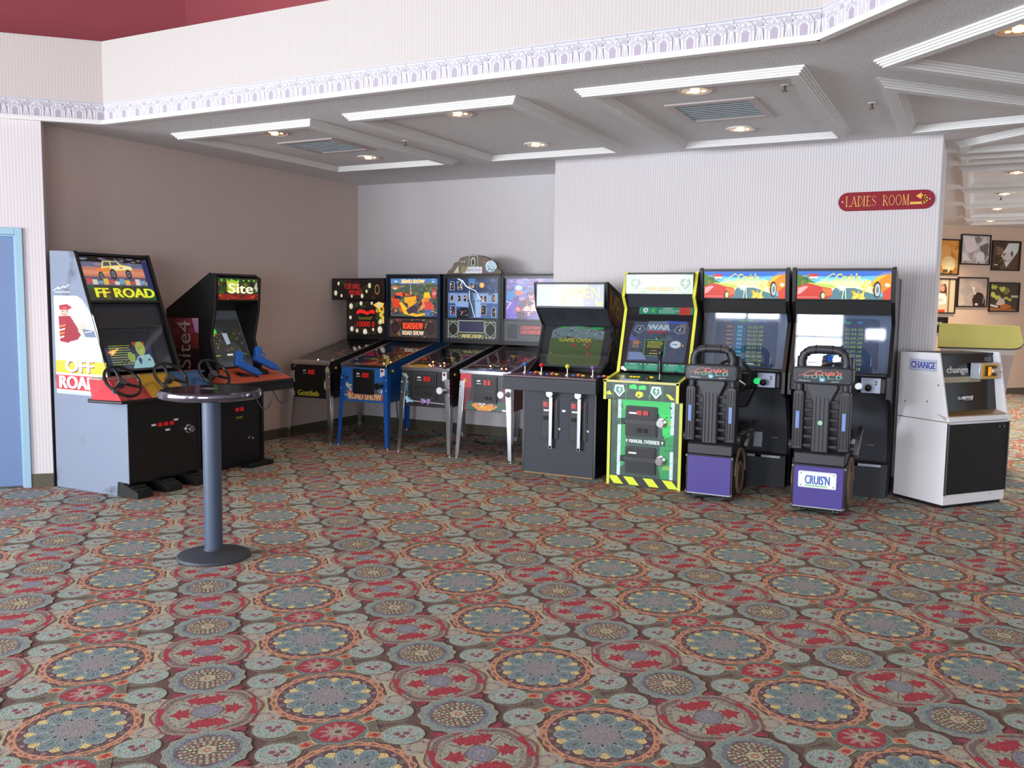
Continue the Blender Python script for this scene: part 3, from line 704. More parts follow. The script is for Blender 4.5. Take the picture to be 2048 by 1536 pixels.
    # screen box, recessed
    m = M('grey_bezel', (92, 94, 104), .5)
    slanted('monitor_bezel', 1.02, 1.36, .075, m)
    sc, p0, p1 = slanted('screen', 1.03, 1.345, .055, M('dark_tube', (26, 30, 46), .12), -.30, .20)
    a = Art(540, 380, (44, 50, 84))
    a.text("IRONMAN'S Racing Hints", 40, 18, 380, 38, (210, 214, 220)); a.lines(12, [(196, 214, 60), (220, 230, 90), (180, 190, 120)], (50, 66, 340, 350), 9, 5, 8)
    a.ell(400, 120, 74, 52, (186, 84, 60)); a.rect(330, 120, 470, 150, (170, 74, 56)); a.ell(410, 180, 56, 74, (186, 200, 90)); a.ell(392, 166, 6, 5, (60, 60, 40), 8); a.ell(428, 166, 6, 5, (60, 60, 40), 8); a.line([(392, 208), (426, 206)], 5, (230, 236, 220)); a.line([(408, 172), (404, 194), (414, 194)], 3, (130, 140, 60))
    a.poly((176, 220, 220), [(270, 380), (300, 330), (360, 260), (400, 250), (430, 250), (500, 240), (530, 300), (536, 380)]); a.poly((70, 80, 110), [(350, 290), (380, 262), (400, 300), (370, 350)]); a.poly((170, 190, 90), [(250, 220), (290, 214), (330, 250), (310, 320), (270, 310), (240, 270)]); a.rect(470, 290, 500, 310, (90, 100, 130))
    for k in range(8): a.rect(150+(k % 4)*24, 290+(k//4)*20, 172+(k % 4)*24, 308+(k//4)*20, (30, 36, 40) if (k+k//4) % 2 else (96, 110, 90))
    decal('picture', a, CRT, sc, (-.295, p1.y, p1.z-.01), (.46, 0, 0), (0, p0.y-p1.y, p0.z-p1.z+.01), off=.002)
    slanted('screen_glass', 1.005, 1.37, .022, SGLASS, th=.003)
    # wrap-round control panel in three colours
    cp = thing_part = MB().prism([(-.50, .30), (-.555, .22), (-.50, -.10), (.52, -.10), (.60, .22), (.56, .30)], 'z', .775, .80).build('control_panel', BLACK, t, bevel=.006)
    outl = [(-.535, .20), (-.485, -.075), (-.19, -.075), (.19, -.075), (.50, -.075), (.60, .20)]
    cols = [(204, 52, 62), (204, 52, 62), (222, 172, 40), (52, 104, 160), (52, 104, 160)]
    for i in range(5):
        p, q = outl[i], outl[i+1]
        def up_(v): return (v[0]*.93, v[1]+.05+(.14 if v[1] < 0 else .03))
        vs = [(p[0], p[1], .80), (q[0], q[1], .80), (up_(q)[0], up_(q)[1], .955), (up_(p)[0], up_(p)[1], .955)]
        ins = [(v[0]*.96, v[1]+.03, v[2]-.005) for v in vs]
        MB().add(vs+ins, [(0, 1, 2, 3), (7, 6, 5, 4), (0, 4, 5, 1), (1, 5, 6, 2), (2, 6, 7, 3), (3, 7, 4, 0)]).build('colour_panel', M('panel_%d' % (cols[i][0]), cols[i], .4), cp)
    top = [up_(v) for v in outl]
    for i, (x0, x1, c) in enumerate(((-.50, -.19, (170, 150, 140)), (-.18, .18, (206, 190, 60)), (.19, .56, (60, 120, 170)))):
        MB().prism([(x0, .125), (x1, .125), (x1, .27), (x0, .27)], 'z', .952, .966).build('deck_plate', M('deck_%d' % i, c, .45), cp, bevel=.002)
        MB().box((x0+x1)/2-.10, .15, .966, (x0+x1)/2+.10, .18, .971).build('start_strip', M('strip_red', (180, 60, 60), .4), cp)
    MB().box(-.345, .13, .775, .345, .30, .940).box(-.345, .0, .775, .345, .14, .80).build('panel_box', BLACK, cp)
    for cx, cc in ((-.47, 0), (0, 0), (.47, 0)):
        T = Matrix.Translation((cx, -.08, .955)) @ Matrix.Rotation(math.radians(48), 4, 'X')
        wl = MB(); R = .148
        wl.tube([(R*math.cos(2*PI*i/28), R*math.sin(2*PI*i/28), 0) for i in range(28)], .0125, 8, True, T=T)
        o = wl.build('steering_wheel', PLAST, t)
        for k in range(3):
            an = PI/2+k*2*PI/3
            MB().tube([(0, 0, -.012), (R*.5*math.cos(an), R*.5*math.sin(an), -.010), (R*math.cos(an), R*math.sin(an), 0)], [.016, .014, .010], 8, T=T).build('spoke', PLAST, o)
        MB().cyl((0, 0, -.05), (0, 0, .004), .034, n=16, T=T).build('hub', PLASG, o); MB().cyl((0, 0, -.14), (0, 0, -.05), .02, n=10, T=T).build('column', STEEL, o)
    MB().box(-.215, .0, .56, -.195, 0, .57)
    for k, x in enumerate((-.06, .0, .06)): MB().box(x-.018, -.012, .545, x+.018, 0, .575).build('coin_slot', M('red_lit_slot', (150, 22, 24), .3, emit=.45), t)
    for x, z in ((-.12, .555), (.11, .575), (.02, .50)): MB().box(x-.022, -.004, z, x+.022, 0, z+.016).build('coin_label', WHT, t)
    lock(t, .24, .49, 0, .03, 'round_lock')
    for x in (-.30, .0, .30):
        pd = MB().prism([(.13, .0), (-.10, .0), (-.10, .05), (.10, .12), (.13, .12)], 'x', x-.075, x+.075).build('foot_pedal', RUB, t, bevel=.004)
        for k in range(4): MB().box(x-.065, -.07+k*.045, .062+k*.018, x+.065, -.06+k*.045, .075+k*.018).build('tread', PLASG, pd)
    MB().box(-.36, -.02, 0, -.29, .12, .012).build('leveling_foot', M('worn_white', (225, 230, 240), .5), t)
offroad()

# ---------------------------------------------------------------- shooting cabinet with blue guns
def site4():
    t = thing('arcade_cabinet', 'black shooting cabinet with two blue light guns on an orange deck, by the taupe wall', 'arcade machine', (-6.12, 6.22, 0), PI/2)
    prof = [(0, 0), (0, .78), (.01, .93), (.09, 1.22), (.03, 1.50), (.01, 1.80), (.09, 1.84), (.66, 1.50), (.68, 0)]
    for x0, x1 in ((-.27, -.245), (.285, .31)):
        sp = MB().prism(prof, 'x', x0, x1).build('side_panel', BLACK, t, bevel=.003)
        if x0 < 0:
            a = Art(70, 105, (110, 40, 52)); a.blobs(26, [(130, 50, 40), (90, 28, 60), (150, 60, 80), (70, 20, 30)], (0, 0, 70, 105), 14, 3); a.poly((196, 150, 190), [(56, 0), (70, 0), (70, 30), (62, 26)]); a.rect(0, 0, 14, 60, (120, 56, 48)); a.rect(20, 60, 70, 105, (50, 24, 28))
            a.text('Site4', 24, 6, 52, 100, (206, 186, 176), vert=True)
            decal('side_sticker', a, PRINT, sp, (-.27, .66, 1.42), (0, -.42, 0), (0, 0, -.50))
    MB().box(-.245, .02, .02, .285, .04, .80).build('front_panel', BLACK, t)
    MB().box(-.245, .66, 0, .285, .675, 1.50).build('back_panel', BLACK, t)
    MB().prism([(.05, 1.815), (.66, 1.47), (.66, 1.49), (.07, 1.835)], 'x', -.245, .285).build('top_panel', BLACK, t)
    mq = MB().box(-.245, .02, 1.585, .285, .10, 1.80).build('marquee', BLACK, t)
    a = Art(340, 170, (60, 60, 20)); a.blobs(40, [(110, 120, 20), (40, 80, 20), (130, 60, 20), (30, 30, 20)], (0, 0, 340, 130), 30, 7); a.rect(70, 20, 170, 110, (200, 200, 60)); a.blobs(12, [(240, 240, 120), (160, 200, 40)], (60, 10, 170, 110), 20, 5)
    a.rect(0, 125, 340, 170, (130, 30, 16)); a.blobs(24, [(220, 80, 40), (160, 40, 20), (90, 20, 14)], (0, 130, 340, 168), 16, 8)
    for k in range(7): a.rect(20+k*46, 8, 34+k*46, 22, (90, 220, 60))
    a.text('AREA', 4, 56, 80, 100, (60, 70, 10)); a.text('Site', 84, 38, 290, 118, (250, 250, 210), bold=4); a.text('4', 304, 28, 330, 104, (190, 196, 180), bold=2)
    decal('artwork', a, LIT, mq, (-.235, .02, 1.79), (.51, 0, 0), (0, 0, -.195))
    MB().prism([(.03, 1.585), (.10, 1.585), (.34, 1.50), (.34, 1.48), (.05, 1.565)], 'x', -.245, .285).build('speaker_shelf', BLACK, t)
    # monitor tilted back, deep in the hood
    P0, P1 = Vector((0, .10, .96)), Vector((0, .33, 1.50)); d = P1-P0; n = Vector((0, d.z, -d.y)).normalized()
    q = n*.03
    sc = MB().prism([(P0.y, P0.z), (P1.y, P1.z), (P1.y+q.y, P1.z+q.z), (P0.y+q.y, P0.z+q.z)], 'x', -.245, .285).build('screen', M('tube_grey', (74, 78, 84), .14), t)
    a = Art(300, 330, (66, 70, 76)); a.rect(10, 60, 290, 300, (52, 54, 52)); a.blobs(60, [(70, 60, 40), (96, 90, 40), (50, 60, 44), (60, 52, 60), (90, 80, 80)], (20, 120, 280, 240), 16, 3); a.ell(92, 128, 14, 16, (90, 230, 60)); a.poly((170, 186, 200), [(140, 140), (176, 140), (180, 200), (150, 206)]); a.blobs(12, [(190, 160, 50), (150, 120, 40)], (20, 130, 120, 230), 7, 8)
    a.lines(1, [(170, 200, 60)], (20, 262, 90, 268), 8, 1, 6); a.rect(130, 258, 172, 268, (230, 234, 236)); a.lines(1, [(120, 150, 60)], (196, 260, 280, 266), 8, 2, 6)
    decal('picture', a, DIMCRT, sc, (-.24, P1.y, P1.z), (.52, 0, 0), (0, -d.y, -d.z), off=.002)
    # gun deck
    dk = MB().prism([(-.30, .20), (-.38, .02), (-.22, -.20), (.52, -.20), (.60, -.05), (.40, .16)], 'z', .79, .83)
    dk = dk.build('gun_deck', BLACK, t, bevel=.006)
    a = Art(100, 100, None)
    a.poly((206, 84, 52), [(3, 22), (95, 22), (78, 60), (24, 96), (2, 60)]); a.poly((222, 110, 52), [(40, 22), (100, 20), (98, 60), (84, 96), (40, 96)]); a.poly((230, 150, 70), [(62, 26), (99, 30), (96, 90), (70, 96)]); a.blobs(14, [(190, 66, 50), (236, 160, 80), (214, 96, 44)], (8, 26, 92, 90), 10, 4)
    dT = Art(100, 100); dT.p = a.p
    MB().add([(-.245, .15, .955), (.285, .15, .955), (.40, .10, .94), (.56, -.04, .862), (.50, -.18, .84), (-.21, -.18, .84), (-.33, .02, .90)]+[(-.245, .15, .83), (.285, .15, .83), (.40, .10, .83), (.56, -.04, .83), (.50, -.18, .83), (-.21, -.18, .83), (-.33, .02, .83)],
             [(6, 5, 4, 3, 2, 1, 0)]+[(i, (i+1) % 7, 7+(i+1) % 7, 7+i) for i in range(7)]).build('deck_top', M('orange_red_deck', (206, 92, 58), .4, var=.25, vscale=5), dk)
    MB().prism([(-.22, -.20), (.52, -.20), (.60, -.05), (.56, -.02), (.50, -.16), (-.20, -.16)], 'z', .73, .80).build('deck_skirt', BLACK, dk)
    for k, (gx, gy, gz) in enumerate(((.03, -.05, .955), (.31, -.02, .985))):
        g = thing('light_gun', ('blue plastic light gun, left one' if k == 0 else 'blue plastic light gun, right one')+' in its black holster on the orange deck', 'light gun', (0, 0, 0))
        g.parent = None; T = Matrix.Translation(Vector((-6.12, 6.22, 0))) @ Matrix.Rotation(PI/2, 4, 'Z') @ Matrix.Translation((gx, gy, gz)) @ Matrix.Rotation(math.radians(28), 4, 'Y') @ Matrix.Rotation(math.radians(-15), 4, 'Z')
        T = T @ Matrix.Diagonal((1.2, 1.35, 1.2, 1)); g.matrix_world = T; gb = M('gun_blue', (40, 104, 196), .35)
        MB().prism([(-.10, -.025), (.10, -.02), (.115, 0), (.10, .03), (-.09, .035), (-.115, .01)], 'y', -.022, .022).build('body', gb, g, bevel=.006)
        MB().cyl((.09, 0, .005), (.135, 0, .005), .020, n=12).build('muzzle', gb, g)
        MB().prism([(-.10, -.01), (-.045, -.01), (-.065, .075), (-.075, .10), (-.12, .095), (-.125, .07)], 'y', -.018, .018).build('grip', gb, g, bevel=.006)
        MB().tube([(-.03, 0, .035), (-.02, 0, .065), (-.05, 0, .07)], .005, 6).build('trigger_guard', gb, g)
        # holster on the cabinet
        MB().prism([(gx-.06, .80), (gx+.03, .80), (gx+.02, gz-.075), (gx-.10, gz-.035)], 'y', gy-.03, gy+.035).build('holster', BLACK, t, bevel=.004)
        pts = [(gx+.10, gy-.02, gz-.06), (gx+.15, gy-.10, gz-.12), (gx+.19, gy-.16, gz-.24), (gx+.14, gy-.16, gz-.40), (gx+.04, gy-.13, gz-.42), (gx-.04, gy-.10, .80)]
        cb = bpy.data.curves.new('gun_cable', 'CURVE'); cb.dimensions = '3D'; cb.bevel_depth = .006; cb.bevel_resolution = 2; sp = cb.splines.new('NURBS'); sp.points.add(len(pts)-1)
        for pp, v in zip(sp.points, pts): pp.co = (*v, 1)
        sp.use_endpoint_u = True; sp.order_u = 4
        ob = bpy.data.objects.new('gun_cable', cb); COL.objects.link(ob); ob.parent = t; cb.materials.append(M('steel_braid', (110, 112, 118), .4, .8))
        me = bpy.data.meshes.new_from_object(ob); bpy.data.objects.remove(ob); ob = bpy.data.objects.new('gun_cable', me); COL.objects.link(ob); ob.parent = t
    for x in (-.03, .03): MB().box(x-.018, .008, .54, x+.018, .02, .575).build('coin_slot', M('red_lit_slot', (150, 22, 24), .3, emit=.45), t)
    MB().box(-.04, .015, .47, .04, .02, .49).build('price_label', M('olive_label', (120, 130, 40), .5), t)
    lock(t, .13, .27, .02, .012); MB().box(.0, -.12, 0, .31, .02, .045).build('foot_rail', BLACK, t, bevel=.004)
site4()

# ---------------------------------------------------------------- pinball tables
def leg(p, x, y, ztop, mat, s, f, h=0):
    """folded angle-iron leg, toe slightly out"""
    q = MB(); w = .066; k = .03*s; kk = -.03 if f else .03
    for (dx, dy) in ((w, .006), (.006, w)):
        X = (x, x-s*dx); Y = (y, y+(dy if f else -dy))
        q.add([(X[0], Y[0], ztop), (X[1], Y[0], ztop), (X[1], Y[1], ztop), (X[0], Y[1], ztop),
               (x+k, y+kk, .025), (x+k-s*dx*.6, y+kk, .025), (x+k-s*dx*.6, y+kk+(dy if f else -dy)*.6, .025), (x+k, y+kk+(dy if f else -dy)*.6, .025)],
              [(0, 3, 2, 1), (4, 5, 6, 7), (0, 1, 5, 4), (1, 2, 6, 5), (2, 3, 7, 6), (3, 0, 4, 7)])
    o = q.build('leg', mat, p, bevel=.002)
    MB().cyl((x+k-s*.012, y+kk+(.012 if f else -.012), 0), (x+k-s*.012, y+kk+(.012 if f else -.012), .012), .022, n=12).cyl((x+k-s*.012, y+kk+(.012 if f else -.012), .012), (x+k-s*.012, y+kk+(.012 if f else -.012), .03), .008, n=8).build('leg_leveler', STEEL, o)
    for z in (ztop-.05, ztop-.16): MB().sphere((x-s*.012, y-.003 if f else y+.003, z), .011, 6).build('leg_bolt', CHROME, o)
    return o
def pinball(x0, x1, yf, lbl, cab, side, legm, front, field, glass_art, panel_art, bb, speaker=True, knob=True, doorx=.0, seed=1, railm=None, zf=.905, zb=1.12, blw=None):
    t = thing('pinball_machine', lbl, 'pinball machine', ((x0+x1)/2, yf, 0)); w = (x1-x0)/2; L = 1.28; cx = (x0+x1)/2
    zt = lambda y: zf+(zb-zf)*y/1.0
    for s in (-1, 1):
        a_, b_ = (s*w, s*(w-.022)); lo, hi = min(a_, b_), max(a_, b_)
        MB().prism([(0, .50), (0, zf), (1.0, zb), (L, zb), (L, .58)], 'x', lo, hi).build('cabinet_side', side, t, bevel=.002)
        MB().prism([(-.005, zf-.004), (1.0, zb-.004), (1.0, zb+.008), (-.005, zf+.008)], 'x', lo-.004, hi+.004).build('side_rail', railm or STEEL, t)
    MB().box(-w+.022, 0, .50, w-.022, .022, zf-.012).build('front_panel', cab, t)
    MB().box(-w+.022, .02, .52, w-.022, L, .54).build('bottom_panel', BLACK, t)
    MB().box(-w+.022, L-.02, .54, w-.022, L, zb).build('back_panel', BLACK, t)
    MB().prism([(-.012, zf-.03), (-.012, zf+.004), (.055, zf+.018), (.055, zf+.006), (.0, zf-.03)], 'x', -w, w).build('lockdown_bar', railm or CHROME, t, bevel=.002)
    # front art
    a = Art(100, 100*(zf-.53)/(2*w)); front(a); decal('front_artwork', a, PRINT, t, (-w+.002, 0, zf-.015), (2*w-.004, 0, 0), (0, 0, -(zf-.515)), off=.001)
    cd_ = MB().prism(rrect(doorx-.14, .585, doorx+.14, zf-.045, .015), 'y', -.014, .0).build('coin_door', BLACK if blw else PLASG, t, bevel=.002)
    MB().prism(rrect(doorx-.125, .60, doorx+.125, zf-.06, .01), 'y', -.018, -.014).build('inner_panel', BLACK, cd_)
    for k in range(2): MB().box(doorx-.005+k*.045, -.028, zf-.135, doorx+.03+k*.045, -.018, zf-.085).build('coin_slot', M('red_lit_slot', (150, 22, 24), .3, emit=.45), cd_)
    MB().box(doorx-.085, -.02, zf-.105, doorx-.045, -.018, zf-.09).box(doorx-.09, -.02, zf-.128, doorx-.035, -.018, zf-.122).build('coin_label', WHT, cd_)
    if not blw:
        for k in range(2): MB().box(doorx+.01+k*.045, -.024, .62, doorx+.04+k*.045, -.018, .655).build('return_cup', RUB, cd_)
        MB().box(doorx-.125, -.026, .70, doorx+.125, -.018, .715).build('handle_bar', PLAST, cd_)
    if knob:
        MB().cyl((w-.06, -.085, .69), (w-.06, .0, .69), .014, n=10).cyl((w-.06, -.105, .69), (w-.06, -.085, .69), .036, n=20).build('plunger', WHT if not blw else PLAST, t, bevel=.003)
        MB().box(w-.085, -.006, zf-.12, w-.03, 0, zf-.03).build('rules_card', WHT, t)
        MB().cyl((w-.058, -.016, zf-.055), (w-.058, -.004, zf-.055), .014, n=12).build('start_button', M('dark_red_button', (110, 20, 26), .3), t)
    for s in (-1, 1):
        MB().cyl((s*w, .10, zf-.06), (s*(w+.012), .10, zf-.06), .014, n=12).build('flipper_button', M('yellow_button', (220, 180, 60), .3), t)
        leg(t, s*(w+.006), -.006, .80, legm, s, True); leg(t, s*(w+.006), L+.006, .86, legm, s, False)
    # playfield under glass
    P0 = Vector((0, .06, zf-.075)); P1 = Vector((0, .98, zb-.10)); pf = MB().prism([(P0.y, P0.z-.01), (P0.y, P0.z), (P1.y, P1.z), (P1.y, P1.z-.01)], 'x', -w+.022, w-.022).build('playfield', BLACK, t)
    a = Art(100, 175, field[0]); R = random.Random(seed)
    a.blobs(60, field[1], (0, 0, 100, 175), 14, seed); a.blobs(70, field[1]+[(230, 220, 190), (30, 26, 30)], (0, 0, 100, 140), 6, seed+1)
    for k in range(18): a.ell(R.uniform(8, 92), R.uniform(8, 150), 2.6, 2.6, R.choice([(240, 230, 200), (220, 60, 40), (240, 190, 60)]), 10)
    a.poly((18, 18, 22), [(0, 130), (28, 158), (28, 175), (0, 175)]); a.poly((18, 18, 22), [(100, 130), (72, 158), (72, 175), (100, 175)])
    decal('playfield_artwork', a, colmat('playfield_print', .3, .05, .8), pf, (-w+.024, P1.y, P1.z), (2*w-.048, 0, 0), (0, P0.y-P1.y, P0.z-P1.z), off=.001)
    sl = (P1.z-P0.z)/(P1.y-P0.y)
    def onp(x, y, z=0): return (x, y, P0.z+(y-P0.y)*sl+z)
    for s in (-1, 1):
        T = Matrix.Translation(onp(s*.075, .16, .012)); MB().prism([(0, -.012), (0, .012), (s*-.06, -.012-.0), (s*-.062, -.022)], 'z', 0, .014, T=T).build('flipper', WHT, pf)
    for k in range(3):
        x, y = R.uniform(-w*.5, w*.5), R.uniform(.5, .8)
        bp_ = MB().lathe([(.012, 0), (.012, .03), (.034, .034), (.036, .042), (.0, .05)], 16, Matrix.Translation(onp(x, y))).build('bumper', M('bumper_%d' % (k % 2), ((200, 50, 40), (230, 190, 80))[k % 2], .3), pf)
    for k in range(3):
        x, y = R.uniform(-w*.6, w*.6), R.uniform(.45, .75); pts = [onp(x, y, .03), onp(x+.05, y+.08, .05), onp(x+.02, y+.18, .055), onp(x-.08, y+.2, .05)]
        MB().tube(pts, .004, 6).build('wire_ramp', CHROME, pf)
    for k in range(5):
        x, y = R.uniform(-w*.75, w*.75), R.uniform(.12, .55)
        MB().sphere(onp(x, y, .02), .0075, 6).build('playfield_bulb', BULB, pf)
    MB().prism([(.05, zf+.004), (1.0, zb+.002), (1.0, zb+.006), (.05, zf+.008)], 'x', -w+.022, w-.022).build('playfield_glass', GLASS, t)
    bb(t, cx, w, zb, glass_art, panel_art)
    return t
def backbox(t, x0, x1, zb, art, pan, cabm, z1=1.91, y0=.95, y1=1.32, zs=1.395, pm=None, artm=None):
    b = MB()
    MB().box(x0, y0, zb+.005, x0+.025, y1, z1).build('backbox_side', cabm, t); MB().box(x1-.025, y0, zb+.005, x1, y1, z1).build('backbox_side', cabm, t)
    MB().box(x0+.025, y1-.02, zb+.005, x1-.025, y1, z1).build('backbox_back', BLACK, t)
    MB().box(x0, y0-.005, z1-.02, x1, y1, z1).build('backbox_top', cabm, t, bevel=.003)
    g = MB().box(x0+.025, y0+.025, zs+.02, x1-.025, y0+.035, z1-.02).build('backglass', BLACK, t)
    fr = MB().box(x0+.025, y0+.01, zs, x1-.025, y0+.04, zs+.02); fr.box(x0+.025, y0+.01, z1-.05, x1-.025, y0+.03, z1-.02)
    fr.build('backglass_frame', PLAST, t)
    decal('artwork', art, artm or LIT, g, (x0+.05, y0+.025, z1-.05), (x1-x0-.10, 0, 0), (0, 0, -(z1-.05-zs-.02)))
    p = MB().box(x0+.025, y0+.005, zb+.01, x1-.025, y0+.035, zs).build('speaker_panel', PLASG, t)
    decal('panel_artwork', pan, pm or colmat('panel_print', .4, .22, .7), p, (x0+.05, y0+.005, zs-.005), (x1-x0-.10, 0, 0), (0, 0, -(zs-zb-.06)))
    MB().box(x0+.02, y0+.0, zb+.008, x1-.02, y0+.03, zb+.05).build('hinge_bar', BLACK, t)
    return g
CH = CHROME
# 1: dark table in the corner with white balls and red score displays
def fr1(a):
    a.rect(0, 0, 100, a.H, (22, 22, 24)); W = (190, 184, 160)
    for x, y, r in ((94, 12, 5), (92, 40, 7), (8, 34, 3), (6, 60, 4), (97, 56, 4)): a.ell(x, y, r, r*1.5, W)
    a.line([(8, 8), (14, 4)], 2, (170, 170, 160))
    a.text('Gottlieb', 18, a.H-15, 72, a.H-4, (206, 196, 50), bold=.7)
def side1(): return M('cab_side_dark', (34, 28, 30), .45, var=.5, vscale=6, stain=((150, 144, 120), 5, .62))
def bb1(t, cx, w, zb, art, pan):
    X0, X1 = -.25-.0, .33
    b = MB().box(X0, .98, zb+.005, X1, 1.30, 1.60).build('lower_backbox', BLACK, t, bevel=.004)
    a = Art(270, 200, (30, 24, 20)); W = (206, 200, 176)
    a.blobs(20, [(220, 190, 70), (190, 150, 40)], (170, 20, 270, 120), 26, 2); a.poly((240, 200, 80), [(190, 20), (250, 60), (270, 10), (230, 0)]); a.blobs(12, [(40, 60, 26), (60, 40, 30)], (0, 0, 270, 200), 30, 4)
    for x, y, r in ((25, 30, 18), (100, 12, 14), (180, 10, 10), (235, 20, 16), (245, 120, 16), (20, 100, 12), (30, 170, 16), (240, 170, 22), (130, 186, 20), (70, 180, 12), (190, 170, 10)):
        a.ell(x, y, r*.8, r, W, 14); a.ell(x-r*.2, y-r*.2, r*.3, r*.3, (244, 240, 226), 8)
    a.rect(66, 96, 214, 160, (20, 18, 18)); a.rect(60, 40, 210, 92, (20, 16, 16))
    a.poly((226, 40, 30), [(66, 62), (90, 46), (120, 52), (150, 62), (180, 48), (204, 56), (200, 76), (170, 70), (150, 82), (116, 74), (92, 70), (68, 82)]); a.text('Gottlieb', 80, 92, 176, 110, (140, 130, 40))
    a.rect(66, 118, 206, 158, (34, 14, 14)); a.text('10000 0', 72, 122, 200, 154, (240, 40, 32))
    decal('artwork', a, LIT, b, (X0+.02, .98, 1.585), (X1-X0-.04, 0, 0), (0, 0, -(1.585-zb-.07)))
    u = MB().prism([(X0-.20, 1.60), (X0-.20, 1.86), (X1+.005, 1.865), (X1+.005, 1.60)], 'y', .95, 1.30).build('topper_box', BLACK, t, bevel=.006)
    a = Art(340, 100, (24, 18, 18)); a.blobs(26, [(60, 16, 18), (40, 40, 26), (20, 20, 22)], (0, 0, 340, 100), 20, 9)
    for x, y, r in ((20, 70, 14), (40, 20, 10), (250, 30, 14), (60, 84, 9), (200, 84, 12), (230, 60, 9), (130, 86, 8)): a.ell(x, y, r*.8, r, (206, 200, 160), 12)
    a.text('CUE BALL', 84, 20, 188, 48, (150, 34, 34), bold=2); a.text('WIZARD', 110, 54, 196, 80, (150, 34, 34), bold=2); a.ell(300, 50, 16, 26, (150, 120, 50)); a.ell(300, 50, 12, 20, (30, 24, 22)); a.line([(262, 0), (262, 100)], 5, (12, 12, 12))
    decal('artwork', a, LIT, u, (X0-.185, .95, 1.845), (X1-X0+.175, 0, 0), (0, 0, -.23))
pinball(-6.85, -6.29, 7.75, 'black pinball table with white balls in its art, beside the taupe wall', BLACK, side1(), CH, fr1, ((40, 26, 20), [(60, 40, 30), (90, 50, 30), (30, 40, 30), (110, 90, 60)]), None, None, bb1, seed=3, blw=True, knob=False)
# 2: blue table
def fr2(a):
    a.rect(0, 0, 100, a.H, (36, 104, 176)); a.blobs(8, [(60, 50, 80), (90, 60, 90)], (1, 16, 14, 30), 5, 3); a.blobs(14, [(190, 190, 186), (150, 156, 160), (90, 90, 96)], (76, 24, 96, 48), 6, 5); a.blobs(10, [(214, 204, 180), (190, 176, 150)], (4, 30, 22, 52), 5, 8)
    a.poly((208, 92, 56), [(12, a.H-18), (16, a.H-2), (22, a.H-4), (90, a.H-4), (94, a.H-14)]); a.text('ROAD SHOW', 16, a.H-15, 88, a.H-4, (226, 214, 176), sh=((70, 50, 40), 1, 1), bold=.6)
def art2():
    a = Art(600, 480, (78, 96, 84)); a.rect(0, 0, 600, 70, (80, 130, 190)); a.blobs(14, [(200, 220, 236), (120, 160, 200)], (0, 0, 600, 60), 40, 1, .4); a.blobs(50, [(60, 90, 60), (110, 120, 90), (90, 80, 70), (120, 110, 110)], (0, 60, 600, 300), 50, 2, .5)
    a.blobs(50, [(214, 92, 40), (230, 150, 50), (160, 60, 40), (90, 60, 70), (60, 60, 80)], (20, 200, 600, 470), 40, 5)
    a.poly((240, 170, 50), [(180, 240), (330, 220), (340, 300), (300, 330), (300, 380), (230, 380), (230, 320), (180, 300)]); a.poly((250, 190, 60), [(110, 300), (150, 300), (240, 400), (330, 450), (500, 420), (500, 450), (330, 480), (180, 450)])
    a.poly((226, 70, 40), [(30, 260), (90, 230), (120, 300), (110, 370), (30, 370)]); a.poly((240, 96, 60), [(60, 180), (150, 170), (160, 220), (70, 230)]); a.poly((40, 44, 70), [(60, 210), (130, 220), (140, 260), (50, 250)])
    a.poly((70, 60, 76), [(200, 400), (300, 330), (350, 360), (330, 420), (240, 450)]); a.line([(260, 60), (262, 210)], 5, (220, 210, 180)); a.poly((200, 216, 226), [(470, 300), (520, 300), (510, 430), (470, 430)])
    # worker in yellow hard hat
    a.ell(470, 250, 36, 44, (222, 130, 80)); a.poly((244, 196, 50), [(428, 228), (440, 170), (500, 170), (512, 228), (520, 240), (424, 238)]); a.poly((214, 80, 70), [(430, 290), (520, 286), (560, 360), (540, 420), (440, 400)]); a.poly((226, 150, 100), [(430, 300), (380, 360), (400, 400), (450, 350)]); a.poly((70, 110, 170), [(450, 390), (530, 390), (520, 470), (490, 470), (486, 420), (470, 474), (446, 474)])
    a.ell(560, 190, 34, 70, (150, 40, 60)); a.ell(560, 190, 26, 60, (196, 90, 90)); a.text('STOP', 538, 170, 582, 206, (240, 230, 220)); a.ell(60, 110, 50, 26, (190, 120, 90)); a.ell(60, 126, 20, 14, (230, 220, 200)); a.poly((60, 70, 110), [(520, 480), (600, 400), (600, 480)]); a.line([(530, 400), (600, 430)], 4, (220, 220, 220))
    a.blobs(110, [(230, 150, 70), (180, 60, 50), (60, 70, 60), (110, 120, 100), (70, 60, 80), (240, 200, 120), (90, 100, 130)], (10, 80, 590, 470), 9, 44)
    a.text('ROAD SHOW', 150, 12, 440, 58, (250, 226, 150), sh=((220, 80, 40), 6, 5), bold=4); return a
def pan2():
    a = Art(600, 170, (66, 52, 50)); a.blobs(50, [(140, 60, 60), (90, 110, 70), (70, 60, 90), (150, 110, 70), (50, 70, 60)], (0, 0, 600, 170), 26, 4)
    for x in (75, 525): a.ell(x, 85, 52, 56, (40, 34, 36)); a.ell(x, 85, 36, 40, (60, 40, 44))
    a.rect(150, 20, 450, 106, (30, 22, 20)); a.rect(158, 30, 442, 100, (60, 26, 16)); a.text('ROADSHOW', 176, 34, 430, 96, (250, 84, 50), bold=4); a.text('ROAD SHOW', 170, 110, 440, 150, (230, 214, 180), bold=3); return a
BLS = M('blue_cabinet_side', (22, 72, 128), .4, var=.25, vscale=5, stain=((30, 40, 60), 3, .62))
